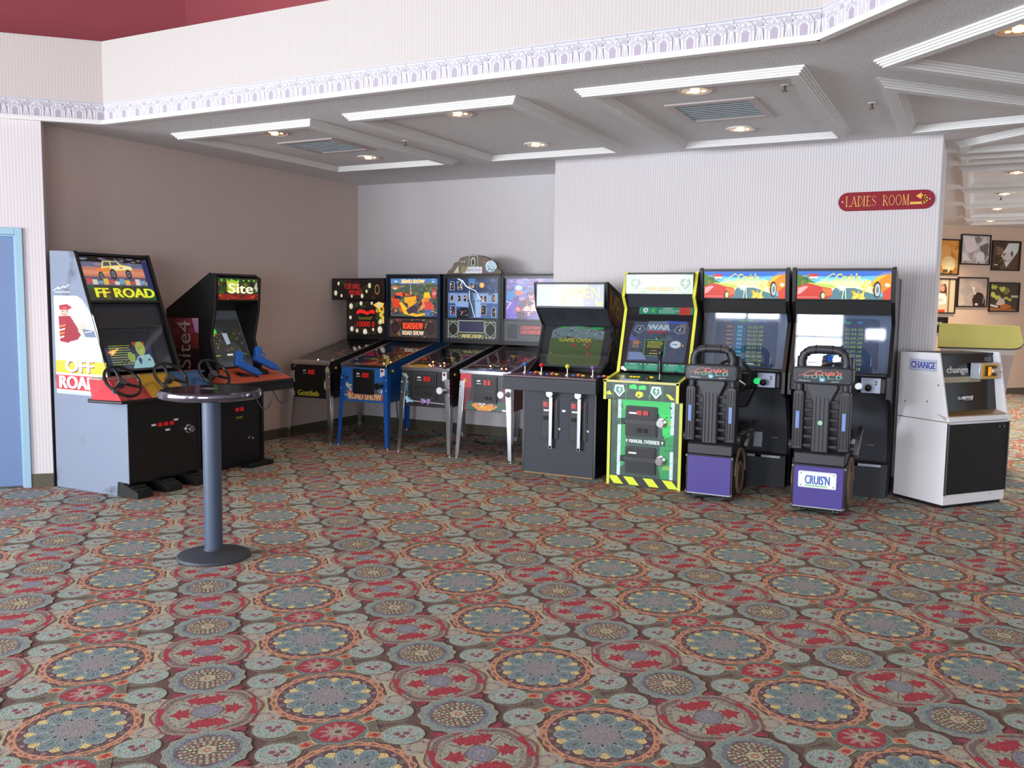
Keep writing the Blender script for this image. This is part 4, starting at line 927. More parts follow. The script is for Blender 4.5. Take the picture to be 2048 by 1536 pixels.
pinball(-6.13, -5.52, 7.75, 'bright blue pinball table with blue legs and a road works backglass', BLUEM, BLS, M('blue_leg_paint', (20, 84, 168), .35), fr2, ((90, 60, 40), [(180, 90, 40), (90, 100, 60), (200, 150, 60), (60, 50, 60), (190, 60, 40)]), art2(), pan2(),
        lambda t, cx, w, zb, A1, P1: backbox(t, -.385, .37, zb, A1, P1, M('blackbox_blue_black', (24, 40, 66), .4), pm=colmat('lit_panel_print', .4, .45, .7)), seed=7, blw=True)
# 3: mansion table with topper
def fr3(a):
    a.rect(0, 0, 100, a.H, (28, 28, 34)); R = random.Random(5)
    for k in range(9):
        x, y = 6, 8; pts = []
        for j in range(5): pts.append((x, y)); x += R.uniform(-3, 5); y += R.uniform(4, 13)
        a.line(pts, .5, (90, 170, 190))
    a.blobs(14, [(120, 170, 150), (150, 110, 160), (200, 180, 120)], (2, 8, 12, 24), 4, 3); a.blobs(8, [(110, 190, 226), (180, 220, 240)], (10, a.H-14, 22, a.H-8), 5, 6); a.line([(22, a.H-9), (90, a.H-7)], 1.5, (190, 180, 170)); a.blobs(12, [(160, 120, 190), (200, 170, 210)], (38, a.H-14, 60, a.H-5), 4, 9)
def art3():
    a = Art(600, 480, (54, 84, 130)); a.rect(0, 0, 600, 170, (26, 46, 84)); a.rect(0, 170, 600, 330, (120, 150, 196)); a.rect(0, 300, 600, 480, (64, 96, 150)); a.blobs(30, [(40, 66, 110), (84, 116, 164), (60, 90, 140)], (0, 0, 600, 480), 44, 3, .5)
    for x in (10, 120, 240, 340, 520): a.rect(x, 0, x+8, 480, (50, 76, 120))
    a.poly((26, 44, 80), [(330, 150), (410, 20), (480, 150)]); a.rect(0, 160, 600, 176, (40, 64, 110)); a.poly((60, 116, 180), [(250, 0), (330, 0), (330, 60), (250, 60)])
    def win(x, y, w, h, c=(206, 150, 80)):
        a.poly((200, 200, 200), [(x-5, y+h+4)]+[(x+w/2+(w/2+5)*math.cos(q), y+(w/2+5)*math.sin(q)) for q in [PI+PI*i/6 for i in range(7)]]+[(x+w+5, y+h+4)])
        a.poly((30, 34, 60), [(x, y+h)]+[(x+w/2+w/2*math.cos(q), y+w/2*math.sin(q)) for q in [PI+PI*i/6 for i in range(7)]]+[(x+w, y+h)]); a.blobs(5, [c, (230, 190, 110), (150, 80, 50)], (x+6, y+4, x+w-6, y+h), w*.3, int(x+y))
    for x in (30, 120, 190): win(x, 220, 34, 60)
    for x in (392, 436): win(x, 220, 30, 60)
    win(120, 60, 50, 70, (180, 140, 90)); win(264, 70, 44, 40, (230, 220, 190)); win(30, 60, 44, 80, (40, 50, 80)); win(530, 210, 40, 70); win(530, 370, 44, 90); win(36, 360, 54, 80, (200, 70, 50)); win(404, 350, 60, 90, (220, 120, 80))
    a.ell(410, 80, 30, 34, (236, 150, 60)); a.ell(410, 80, 14, 20, (250, 210, 130)); a.poly((24, 24, 34), [(110, 480), (110, 390), (150, 356), (230, 350), (270, 380), (270, 480)]); a.blobs(9, [(120, 60, 40), (60, 46, 50), (200, 190, 180)], (120, 390, 260, 460), 16, 4)
    a.poly((150, 176, 214), [(350, 180), (400, 300), (400, 470), (340, 470), (330, 300)]); a.poly((130, 160, 206), [(80, 290), (250, 290), (256, 350), (100, 340)]); a.blobs(90, [(40, 60, 100), (110, 140, 186), (70, 100, 150), (170, 190, 220), (120, 90, 80)], (10, 10, 590, 470), 8, 45)
    # lightning and a tall dark turret in the middle (the couple of the original art is left out)
    a.poly((40, 54, 74), [(252, 470), (262, 200), (284, 130), (312, 200), (330, 470)]); a.poly((70, 92, 116), [(286, 140), (312, 200), (330, 470), (300, 470)])
    a.line([(120, 0), (180, 30), (220, 90), (270, 120)], 14, (226, 246, 246)); a.line([(270, 120), (340, 150), (380, 230), (430, 280)], 9, (226, 246, 246)); a.line([(180, 30), (150, 80), (170, 120)], 6, (200, 236, 240)); a.line([(262, 150), (270, 260), (310, 400), (330, 470)], 7, (236, 246, 250)); return a
def pan3():
    a = Art(600, 170, (40, 44, 50)); LC = (190, 206, 180)
    a.rect(4, 4, 596, 160, (30, 32, 40))
    for k in range(14): a.rect(4+k*42, 2, 22+k*42, 6, LC); a.rect(4+k*42, 156, 22+k*42, 162, LC)
    for x in (75, 525):
        a.line([(x-62, 14), (x+62, 14), (x+62, 150), (x-62, 150)], 4, LC, True); a.line([(x, 16), (x+50, 50), (x+60, 82), (x+50, 116), (x, 148), (x-50, 116), (x-60, 82), (x-50, 50)], 5, LC, True); a.ell(x, 82, 42, 46, (26, 28, 34)); a.line([(x-62, 40), (x-40, 14)], 3, LC); a.line([(x+62, 40), (x+40, 14)], 3, LC); a.line([(x-62, 124), (x-40, 150)], 3, LC); a.line([(x+62, 124), (x+40, 150)], 3, LC)
    a.rect(146, 2, 454, 112, LC); a.rect(150, 8, 448, 106, (36, 38, 52)); a.rect(162, 18, 436, 98, (44, 44, 84)); a.rect(150, 124, 450, 156, (96, 92, 60))
    for k, ch in enumerate('THING'): a.rect(186+k*48, 126, 226+k*48, 154, (214, 206, 130)); a.text(ch, 196+k*48, 130, 216+k*48, 150, (50, 46, 40))
    a.star(166, 140, 9, 4, 5, (214, 206, 130)); a.star(436, 140, 9, 4, 5, (214, 206, 130)); return a
def bb3(t, cx, w, zb, A1, P1):
    backbox(t, -.375, .375, zb, A1, P1, BLACK)
    tp = MB().prism([(-.38, 1.91), (-.36, 1.95), (-.31, 1.98), (-.28, 2.04), (-.23, 2.05), (-.19, 2.10), (-.10, 2.115), (-.04, 2.13), (.08, 2.12), (.14, 2.10), (.20, 2.07), (.25, 2.05), (.28, 1.98), (.33, 1.95), (.34, 1.91)], 'y', 1.02, 1.10).build('topper', M('stone_topper', (126, 114, 102), .8, var=.35, vscale=9, bump=.8, bscale=22), t, 'moulded grey topper with tower and name plaque', bevel=.01)
    a = Art(600, 200); LC = (190, 206, 180)
    a.poly((70, 76, 66), [(236, 120), (246, 4), (340, 4), (352, 120)]); a.line([(240, 120), (250, 8), (336, 8), (348, 120)], 6, LC, True); a.poly((220, 226, 200), [(266, 108), (266, 50), (276, 32), (290, 24), (304, 32), (314, 50), (314, 108)]); a.poly((50, 24, 26), [(274, 104), (274, 54), (290, 36), (306, 54), (306, 104)]); a.ell(290, 62, 9, 12, (150, 40, 40), 10)
    a.rect(176, 126, 392, 196, (226, 232, 236)); a.text('Addams Family', 200, 140, 372, 184, (130, 90, 160), shear=.2); a.poly((206, 216, 200), [(90, 190), (70, 190), (124, 110), (130, 190)]); a.poly((150, 140, 90), [(160, 120), (236, 120), (200, 190), (150, 190)])
    for x in (160, 190): a.ell(x, 70, 8, 10, (226, 226, 220), 8)
    a.poly((190, 216, 226), [(424, 110), (450, 70), (500, 56), (540, 90), (556, 130), (520, 176), (470, 186), (436, 160)]); a.blobs(14, [(60, 100, 130), (90, 150, 180), (240, 246, 250)], (440, 76, 536, 170), 12, 6); a.ell(410, 76, 8, 10, (210, 130, 110), 8)
    decal('artwork', a, PRINT, tp, (-.36, 1.018, 2.125), (.70, 0, 0), (0, 0, -.21), off=.004)
pinball(-5.33, -4.74, 7.75, 'black pinball table with chrome legs and a grey moulded topper', M('black_front', (26, 27, 32), .4), M('dark_mansion_side', (30, 26, 28), .45, var=.4, vscale=7, stain=((120, 100, 60), 4, .7)), CH, fr3, ((50, 40, 40), [(110, 60, 50), (70, 70, 90), (140, 120, 100), (60, 40, 60), (30, 30, 40)]), art3(), pan3(), bb3, seed=12)
# 4: red sided table behind the four player cabinet
def fr4(a):
    a.rect(0, 0, 100, a.H, (44, 44, 50)); a.rect(0, 0, 22, 26, (196, 40, 56)); a.ell(9, 14, 3, 3, (200, 170, 60)); a.poly((110, 30, 46), [(0, 26), (20, 26), (16, a.H), (0, a.H)]); a.poly((110, 40, 60), [(84, 20), (100, 20), (100, a.H), (84, a.H)])
    a.poly((60, 96, 80), [(14, a.H-16), (100, a.H-18), (100, a.H-2), (10, a.H-2)]); a.poly((232, 150, 60), [(22, a.H-10), (40, a.H-17), (60, a.H-15), (76, a.H-9), (60, a.H-1), (36, a.H-1)]); a.blobs(26, [(90, 130, 190), (236, 232, 220), (70, 90, 150)], (28, a.H-15, 70, a.H-9), 2.4, 31); a.blobs(8, [(240, 206, 40)], (38, a.H-7, 64, a.H-3), 2.4, 32); a.rect(84, a.H-5, 94, a.H-2, (230, 230, 230))
def art4():
    a = Art(600, 480, (96, 84, 150)); a.blobs(60, [(120, 100, 180), (70, 60, 130), (150, 130, 200), (90, 110, 190)], (0, 0, 600, 260), 60, 3, .5); a.rect(0, 150, 110, 260, (60, 120, 190)); a.blobs(40, [(190, 80, 70), (230, 130, 80), (110, 60, 110), (70, 60, 110)], (80, 200, 600, 470), 44, 5)
    a.poly((110, 90, 190), [(0, 300), (90, 240), (150, 480), (0, 480)]); a.line([(0, 270), (60, 290), (10, 360)], 9, (226, 214, 236)); a.ell(150, 130, 52, 54, (86, 120, 190)); a.ell(150, 110, 44, 30, (170, 196, 230)); a.ell(152, 170, 44, 30, (210, 110, 60)); a.line([(180, 60), (320, 50), (420, 90), (560, 60)], 6, (214, 110, 120))
    a.ell(300, 190, 34, 46, (220, 150, 120)); a.ell(300, 176, 36, 26, (70, 60, 80)); a.poly((220, 190, 200), [(200, 380), (270, 260), (380, 260), (420, 380)]); a.poly((90, 60, 60), [(170, 290), (240, 220), (340, 290), (260, 340)]); a.blobs(14, [(240, 190, 170), (230, 110, 90)], (200, 320, 320, 440), 22, 8)
    a.poly((240, 130, 50), [(330, 60), (400, 36), (600, 70), (600, 90), (380, 80)]); a.poly((226, 106, 40), [(420, 400), (480, 340), (600, 330), (600, 480), (430, 480)]); a.poly((60, 50, 80), [(120, 400), (220, 380), (240, 480), (130, 480)]); a.blobs(110, [(150, 120, 200), (220, 120, 90), (80, 70, 130), (230, 190, 190), (110, 60, 90)], (10, 10, 590, 470), 9, 46); return a
def pan4():
    a = Art(600, 170, (66, 68, 76)); a.poly((40, 42, 48), rrect(20, 24, 150, 150, 16)); a.poly((40, 42, 48), rrect(450, 24, 580, 150, 16)); a.rect(168, 26, 440, 120, (44, 40, 44)); a.rect(178, 34, 430, 112, (110, 70, 74)); a.text('COLLECT JAWS', 210, 40, 410, 70, (240, 96, 90)); a.text('LIGHT ADVENTURE', 200, 76, 420, 106, (240, 96, 90)); return a
PM4 = pinball(-4.61, -4.03, 7.75, 'pinball table with red trimmed front and purple space backglass, half behind the four player cabinet', M('dark_front_four', (44, 44, 50), .45), M('maroon_flame_side', (96, 34, 46), .45, var=.3, vscale=5, stain=((220, 150, 60), 3, .64)), CH, fr4, ((60, 50, 60), [(110, 100, 120), (160, 150, 160), (190, 70, 60), (60, 60, 90), (40, 30, 40)]), art4(), pan4(),
        lambda t, cx, w, zb, A1, P1: backbox(t, -.335, .385, zb, A1, P1, BLACK, pm=colmat('lit_panel_print', .4, .45, .7)), seed=21)
MB_ = None
cbl = MB().tube([(-4.35, 9.02, .62), (-4.38, 8.9, .40), (-4.30, 8.8, .15), (-4.34, 8.75, .012), (-4.8, 8.6, .010), (-5.0, 8.7, .010)], .006, 6).build('power_cord', RUB)
cbl.parent = PM4; cbl.matrix_parent_inverse = Matrix.Translation((4.32, -7.75, 0))

# ---------------------------------------------------------------- four player cabinet
def fourplayer():
    t = thing('arcade_cabinet', 'wide black four player fighting cabinet with coloured ball-top joysticks and two steel security bars', 'arcade machine', (-3.37, 7.42, 0))
    prof = [(.0, 0), (.0, .80), (.06, .95), (.27, 1.06), (.33, 1.20), (.40, 1.38), (.24, 1.555), (.20, 1.79), (.23, 1.80), (.72, 1.64), (.76, 1.0), (.76, 0)]
    for x0, x1 in ((-.36, -.335), (.365, .39)):
        sp = MB().prism(prof, 'x', x0, x1).build('side_panel', BLACK, t, bevel=.003)
        if x1 > 0:
            a = Art(460, 800, None)
            P = []
            a.poly((112, 44, 38), [(30, 60), (30, 290), (220, 380), (380, 350), (400, 120)]); a.poly((54, 36, 36), [(30, 60), (400, 120), (400, 220), (140, 130)])
            def fnx(x, y): return (x, y+(x-40)*.42)
            a.text('X-MEN', 44, 40, 330, 230, (196, 176, 70), fn=fnx)
            b_ = Art(460, 800, None); b_.blobs(60, [(90, 96, 84), (70, 76, 66), (110, 90, 40), (50, 56, 52)], (90, 400, 230, 750), 30, 5); b_.rect(200, 392, 268, 766, (40, 40, 40)); b_.text('M', 212, 400, 262, 470, (112, 116, 100), bold=3); b_.blobs(12, [(112, 116, 100), (90, 94, 84)], (214, 490, 260, 750), 24, 6); decal('lower_side_artwork', b_, PRINT, sp, (x1, .22, 1.79), (0, .50, 0), (0, 0, -.85))
            decal('side_artwork', a, PRINT, sp, (x1, .22, 1.79), (0, .50, 0), (0, 0, -.85))
    MB().box(-.335, .0, .0, .365, .02, .80).build('front_panel', BLK2, t)
    MB().box(-.335, .74, 0, .365, .76, 1.6).build('back_panel', BLACK, t); MB().prism([(.21, 1.775), (.72, 1.615), (.72, 1.635), (.22, 1.795)], 'x', -.335, .365).build('top_panel', BLACK, t)
    mq = MB().box(-.335, .205, 1.56, .365, .26, 1.785).build('marquee', BLACK, t)
    a = Art(600, 170, (150, 160, 192)); a.rect(430, 0, 600, 170, (134, 140, 168)); a.poly((226, 222, 190), [(180, 0), (460, 0), (440, 60), (400, 170), (150, 170), (130, 60)]); a.poly((244, 242, 220), [(210, 0), (420, 0), (380, 90), (200, 100)])  # pale centre paints the backlight tube's glow into the print
    a.blobs(26, [(224, 220, 160), (206, 206, 190), (150, 160, 190), (240, 230, 130)], (50, 20, 250, 160), 18, 4, .7); a.blobs(10, [(120, 130, 150), (240, 240, 150)], (460, 90, 560, 165), 18, 8)
    a.line([(238, 148), (322, 34)], 26, (236, 190, 90)); a.line([(244, 36), (334, 156)], 28, (236, 190, 90)); a.line([(234, 142), (318, 30)], 20, (246, 238, 110)); a.line([(240, 32), (330, 150)], 22, (250, 244, 140)); a.rect(330, 66, 352, 76, (230, 200, 70)); a.text('MEN', 352, 20, 570, 104, (236, 232, 70), shear=-.1, sh=((190, 110, 100), 3, 7)); a.text('KONAMI', 24, 16, 96, 30, (246, 248, 252)); a.rect(540, 130, 590, 160, (206, 226, 50))
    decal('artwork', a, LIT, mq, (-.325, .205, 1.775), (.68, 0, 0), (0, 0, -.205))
    fr = MB()
    for z0, z1 in ((1.555, 1.572), (1.775, 1.79)): fr.box(-.337, .192, z0, .367, .21, z1)
    fr.build('marquee_frame', PLASG, mq)
    # speaker panel sloping in
    sp = MB().prism([(.245, 1.555), (.40, 1.39), (.42, 1.41), (.27, 1.57)], 'x', -.335, .365).build('speaker_panel', BLK2, t)
    for x in (-.14, .17):
        for i in range(5):
            for j in range(5):
                if (i-2)**2+(j-2)**2 < 6:
                    yy = .322+(i-2)*.014; MB().box(x-.045+j*.02, yy-.012, 1.472-(i-2)*.0155-.006, x-.033+j*.02, yy-.004, 1.472-(i-2)*.0155+.002).build('speaker_slot', RUB, sp)
    d = Vector((0, .15, .42)).normalized()
    P0, P1 = Vector((0, .285, .995)), Vector((0, .43, 1.40)); d = P1-P0; q = Vector((0, d.z, -d.y)).normalized()*.02
    sc = MB().prism([(P0.y, P0.z), (P1.y, P1.z), (P1.y+q.y, P1.z+q.z), (P0.y+q.y, P0.z+q.z)], 'x', -.335, .365).build('screen', M('screen_bezel_dark', (58, 66, 70), .18), t)
    a = Art(600, 380, None); a.poly((92, 112, 66), [(70, 60), (130, 30), (300, 16), (470, 30), (545, 60), (535, 350), (520, 362), (90, 362), (60, 340)])
    a.poly((130, 150, 150), [(75, 60), (130, 34), (300, 18), (470, 32), (543, 60), (542, 130), (70, 130)]); a.blobs(50, [(90, 110, 120), (170, 186, 180), (60, 90, 80), (120, 110, 130)], (80, 40, 535, 140), 20, 4, .6)
    for x in (150, 300, 420, 470): a.rect(x, 24, x+60, 42, (60, 190, 90))
    a.rect(70, 130, 540, 138, (100, 110, 80)); a.text('GAME OVER', 150, 126, 440, 158, (214, 210, 70), sh=((90, 60, 40), 3, 3), bold=2); a.blobs(8, [(190, 70, 60), (170, 60, 50)], (260, 110, 300, 200), 14, 6); a.blobs(9, [(190, 90, 70), (150, 60, 60)], (400, 150, 440, 230), 16, 7); a.blobs(6, [(200, 80, 80)], (400, 250, 460, 280), 12, 9); a.ell(380, 176, 7, 7, (255, 220, 150), 8); a.ell(90, 260, 6, 6, (255, 190, 120), 8)
    decal('picture', a, DIMCRT, sc, (-.33, P1.y, P1.z), (.69, 0, 0), (0, -d.y, -d.z), off=.002)
    MB().prism([(.262, 1.02), (.40, 1.395), (.403, 1.394), (.265, 1.019)], 'x', -.335, .365).build('screen_glass', SGLASS, t)
    # deck
    dk = MB().prism([(-.415, -.30), (.50, -.30), (.41, .10), (.36, .30), (-.33, .30), (-.36, .10)], 'z', .93, .95).build('control_deck', M('maroon_deck', (66, 26, 44), .35, var=.15), t, bevel=.004)
    MB().prism([(-.415, -.30), (.50, -.30), (.41, .10), (-.36, .10)], 'z', .81, .93).build('deck_box', BLK2, t, bevel=.004)
    jc = [(-.33, (40, 110, 170)), (-.13, (196, 30, 40)), (.13, (206, 214, 60)), (.37, (120, 90, 150))]
    a = Art(600, 160); R = random.Random(2)
    a.blobs(16, [(240, 220, 60), (220, 180, 30)], (180, 60, 440, 110), 16, 3, .5)
    decal('deck_lettering', a, PRINT, dk, (-.36, .14, .952), (.82, 0, 0), (0, -.26, 0))
    for k, (x, c) in enumerate(jc):
        y = -.02 if k in (0, 3) else -.08
        if k == 3: y = -.06
        j = MB().cyl((x, y, .95), (x, y, 1.015), .007, n=8).cyl((x, y, .95), (x, y, .956), .028, n=16).build('joystick', CHROME, dk); MB().sphere((x, y, 1.03), .021, 10).build('ball_top', M('ball_%d' % k, c, .25), j)
        for b in range(3):
            MB().cyl((x+.075+b*.042, y-.03+b*.012, .95), (x+.075+b*.042, y-.03+b*.012, .962), .016, n=12).build('button', M('btn_%d' % b, ((50, 90, 200), (220, 60, 50), (230, 210, 60))[b], .3), dk)
            MB().box(x+.06+b*.04, y+.025, .951, x+.09+b*.04, y+.033, .9525).build('deck_label', WHT, dk)
        MB().cyl((x+.09, y+.055, .95), (x+.09, y+.055, .962), .016, n=12).build('start_button', M('btn_2', (230, 210, 60), .3), dk)
    for cx in (-.06, .225):
        cd_ = MB().prism(rrect(cx-.10, .34, cx+.08, .72, .015), 'y', -.008, 0).build('coin_door', BLK2, t, bevel=.003)
        MB().prism(rrect(cx-.085, .50, cx+.065, .705, .01), 'y', -.014, -.008).build('upper_door', BLACK, cd_)
        for k in range(2): MB().box(cx-.075+k*.055, -.022, .64, cx-.03+k*.055, -.014, .685).build('coin_slot', M('red_lit_slot', (150, 22, 24), .3, emit=.45), cd_); MB().box(cx-.075+k*.055, -.02, .515, cx-.03+k*.055, -.014, .555).build('return_cup', RUB, cd_)
        MB().box(cx-.07, -.017, .60, cx-.0, -.014, .615).build('coin_label', WHT, cd_)
        MB().box(cx-.085, -.012, .35, cx+.065, -.008, .47).box(cx-.085, -.012, .475, cx+.065, -.008, .49).build('lower_door', BLACK, cd_)
        b = MB().prism([(cx-.003, .26), (cx+.028, .255), (cx+.03, .74), (cx-.005, .74)], 'y', -.045, -.035).build('security_bar', M('aluminium_bar', (176, 182, 192), .4, .6), t, bevel=.002)
        MB().cyl((cx+.014, -.085, .77), (cx+.014, 0, .77), .036, n=22).build('bar_lock', CHROME, b, bevel=.004); MB().cyl((cx+.012, -.045, .27), (cx+.012, 0, .27), .012, n=10).build('bar_bolt', STEEL, b)
        MB().cyl((cx+.09, -.01, .44), (cx+.09, 0, .44), .012, n=12).build('lock', CHROME, t)
    MB().box(.05, -.004, .60, .085, 0, .62).build('coin_label', WHT, t)
    MB().box(-.335, -.004, .0, .365, 0, .012).build('worn_bottom_edge', M('bare_wood', (150, 116, 76), .7), t)
fourplayer()

# ---------------------------------------------------------------- green army cabinet
def green():
    t = thing('arcade_cabinet', 'green arcade cabinet with yellow edge trim, hazard stripes and one tall joystick', 'arcade machine', (-2.4875, 7.33, 0)); t.scale = (.965, 1, 1)
    prof = [(0, 0), (0, .77), (-.12, .78), (-.12, .935), (.19, .99), (.36, 1.56), (.28, 1.67), (.36, 1.885), (.80, 1.885), (.80, 0)]
    for x0, x1 in ((-.355, -.33), (.32, .345)):
        sp = MB().prism(prof, 'x', x0, x1).build('side_panel', M('olive_black_side', (40, 36, 34), .5, var=.2), t)
        e = MB()
        for a, b in zip(prof[:-3], prof[1:-2]):
            d = Vector((b[0]-a[0], b[1]-a[1])); n = Vector((-d.y, d.x)).normalized()*.008; u = d.normalized()*.004
            e.prism([(a[0]-u.x, a[1]-u.y), (b[0]+u.x, b[1]+u.y), (b[0]+n.x+u.x, b[1]+n.y+u.y), (a[0]+n.x-u.x, a[1]+n.y-u.y)], 'x', x0-.001, x1+.001)
        e.build('edge_trim', YEL, sp)
    fp = MB().box(-.33, .005, .0, .32, .02, .80).build('front_panel', BLACK, t)
    MB().box(-.33, .78, 0, .32, .80, 1.885).build('back_panel', BLACK, t); MB().box(-.33, .37, 1.87, .32, .79, 1.885).build('top_panel', BLACK, t)
    G = (30, 170, 76); a = Art(325, 395, (46, 78, 66)); a.blobs(26, [(60, 100, 84), (40, 60, 54), (70, 96, 60)], (0, 0, 325, 395), 26, 3)
    a.poly((30, 200, 90), [(50, 0), (300, 0), (300, 120), (290, 200), (270, 250), (250, 120), (230, 60), (60, 50)]); a.poly((44, 160, 90), [(50, 40), (80, 60), (70, 300), (44, 320), (44, 60)]); a.poly((36, 150, 84), [(240, 180), (300, 150), (296, 330), (250, 380), (232, 300)]); a.poly((30, 214, 90), [(236, 60), (276, 60), (290, 130), (250, 160)])
    for x, sg in ((34, ((0, 90), (120, 352))), (284, ((0, 150), (226, 372)))):
        for q0, q1 in sg: a.rect(x, q0, x+16, q1, (206, 226, 236)); a.line([(x, q0+(q1-q0)*.4), (x+14, q0+(q1-q0)*.3)], 1.5, (110, 140, 130)); a.line([(x, q0+(q1-q0)*.8), (x+14, q0+(q1-q0)*.7)], 1.5, (110, 140, 130))
    R = random.Random(4)
    for k in range(26):
        x, y = R.choice([(R.uniform(8, 26), R.uniform(30, 340)), (R.uniform(262, 318), R.uniform(20, 340))]); a.ell(x, y, 4, 4, (30, 40, 36), 8); a.ell(x-1, y-1, 1.6, 1.6, (130, 150, 140), 6)
    a.rect(0, 352, 325, 395, (34, 34, 38))
    for x in (-10, 66, 160, 250): a.poly((214, 230, 40), [(x, 356), (x+46, 356), (x+78, 392), (x+32, 392)])
    a.rect(80, 176, 262, 204, (34, 60, 52)); a.text('MANUAL OVERRIDE', 92, 182, 236, 199, (222, 236, 232), bold=.8)
    for x in (80, 248): a.poly((222, 236, 232), [(x, 182), (x+7, 190), (x-7, 190)]); a.rect(x-2, 190, x+2, 198, (222, 236, 232))
    for y in (95, 295):
        for k in range(4): a.line([(252+k*9, y+14), (262+k*9, y-4)], 3, (214, 220, 90))
    decal('front_artwork', a, colmat('front_print_lit', .4, .03), fp, (-.33, .005, .775), (.65, 0, 0), (0, 0, -.77), off=.001)
    d1 = coindoor(t, -.035, .58, .30, .27, .004); d2 = coindoor(t, -.035, .235, .29, .24, .004, slots=0, name='cash_door')
    for z in (.58, .25): lock(t, .155, z, .0, .036, 'bar_lock'); MB().box(-.22, -.03, z-.03, -.19, 0, z+.02).build('hinge_tab', BLACK, t); MB().box(-.19, -.028, z-.02, .13, -.018, z+.018).build('lock_bar', PLASG, t)
    # deck front with pentagon badges
    df = MB().box(-.355, -.12, .78, .345, -.10, .925).build('deck_front', BLACK, t)
    a = Art(340, 75, (34, 60, 50)); a.blobs(24, [(40, 120, 80), (60, 90, 70), (30, 40, 40)], (0, 0, 340, 75), 12, 5)
    for x in (38, 98, 212, 270): a.rect(x, 0, x+3, 75, (40, 150, 90))
    a.rect(0, 30, 38, 33, (30, 40, 40)); a.poly((206, 220, 40), [(4, 46), (22, 38), (34, 58), (2, 56)]); a.poly((206, 220, 40), [(286, 40), (306, 42), (330, 66), (310, 66)])
    a.poly((40, 226, 100), [(116, 8), (140, 2), (152, 10), (152, 26), (116, 24)]); a.poly((40, 226, 100), [(160, 10), (186, 4), (196, 14), (194, 26), (160, 26)]); a.poly((216, 224, 40), [(144, 56), (150, 38), (164, 34), (182, 40), (180, 58), (164, 66)]); a.ell(160, 54, 5, 5, (60, 50, 30), 8)
    for cx in (68, 242):
        a.poly((236, 242, 240), [(cx-20, 8), (cx+20, 8), (cx+26, 38), (cx, 66), (cx-26, 38)]); a.poly((60, 150, 130), [(cx-13, 16), (cx+13, 16), (cx+18, 36), (cx, 55), (cx-18, 36)]); a.poly((236, 242, 240), [(cx+4, 12), (cx-7, 34), (cx+1, 34), (cx-4, 52), (cx+10, 28), (cx+1, 28), (cx+9, 12)])
    decal('badge_artwork', a, colmat('front_print_lit', .4, .03), df, (-.34, -.12, .92), (.67, 0, 0), (0, 0, -.138), off=.001)
    MB().box(-.36, -.128, .925, .35, -.112, .945).build('front_edge', M('cream_edge', (206, 206, 130), .5), df)
    dk = MB().prism([(-.11, .925), (.20, .975), (.20, .985), (-.11, .94)], 'x', -.33, .32).build('control_deck', M('camouflage_deck', (44, 60, 50), .4, var=.5, vscale=9), t)
    MB().box(-.22, -.09, .935, -.04, -.02, .955).build('cover_plate', M('blue_grey_plate', (120, 136, 166), .5), dk)
    for k in range(3): MB().sphere((-.16+k*.035, .05, .962), .018, 8, (1, 1, .6)).build('yellow_button', M('yellow_button_lit', (224, 200, 30), .3, emit=.2), dk)
    MB().sphere((.03, .06, .965), .020, 8, (1, 1, .6)).build('yellow_button', M('yellow_button_lit', (224, 200, 30), .3), dk); MB().cyl((.01, .01, .945), (.01, .01, .965), .02, n=12).build('red_button', M('dark_red_button', (110, 20, 26), .3), dk)
    js = MB().cyl((.135, -.03, .945), (.135, -.03, 1.02), .011, n=10).build('joystick', CHROME, dk); MB().lathe([(.018, 0), (.022, .03), (.016, .10), (.018, .14), (.026, .165), (.024, .19), (.012, .20)], 12, Matrix.Translation((.135, -.03, 1.01))).cyl((.135, -.03, .94), (.135, -.03, .96), .05, .02, n=16).build('grip', PLAST, js)
    # hood
    mq = MB().box(-.33, .295, 1.69, .32, .38, 1.87).build('marquee', BLACK, t)
    a = Art(780, 220, (150, 176, 150)); a.poly((200, 220, 190), [(120, 0), (700, 0), (700, 140), (140, 140)]); a.rect(180, 0, 640, 130, (246, 252, 236)); a.blobs(40, [(120, 190, 110), (170, 210, 130), (90, 150, 90)], (170, 130, 640, 220), 24, 5, .5)  # near-white middle draws the tube's washed-out glow as print colour
    for cx in (110, 690):
        a.poly((190, 210, 190), [(cx-60, 40), (cx+66, 30), (cx+84, 110), (cx+4, 200), (cx-76, 120)]); a.poly((110, 140, 120), [(cx-46, 52), (cx+54, 44), (cx+68, 108), (cx+4, 180), (cx-58, 114)]); a.poly((216, 226, 210), [(cx+20, 50), (cx-30, 104), (cx, 104), (cx-20, 160), (cx+40, 92), (cx+6, 92), (cx+34, 50)])
    for k in range(9): a.line([(200+k*52, 150), (190+k*54, 96)], 3, (190, 206, 150))
    a.text('WAR', 250, 20, 570, 118, (255, 255, 250), sh=((206, 230, 180), 8, 6), bold=8); a.text('FINAL ASSAULT', 240, 140, 556, 186, (226, 140, 50), shear=.15, sh=((140, 120, 40), 3, 3), bold=3); a.poly((226, 226, 120), [(580, 200), (600, 130), (620, 200)]); a.rect(574, 186, 630, 200, (240, 240, 170))
    decal('artwork', a, LITB, mq, (-.325, .295, 1.865), (.64, 0, 0), (0, 0, -.17))
    MB().prism([(.30, 1.69), (.36, 1.575), (.38, 1.585), (.32, 1.70)], 'x', -.33, .32).build('hood_underside', BLK2, t)
    P0, P1 = Vector((0, .21, 1.0)), Vector((0, .385, 1.585)); d = P1-P0; q = Vector((0, d.z, -d.y)).normalized()*.02
    sc = MB().prism([(P0.y, P0.z), (P1.y, P1.z), (P1.y+q.y, P1.z+q.z), (P0.y+q.y, P0.z+q.z)], 'x', -.33, .32).build('screen', M('screen_bezel_black', (28, 32, 36), .2), t)
    a = Art(700, 760, None)
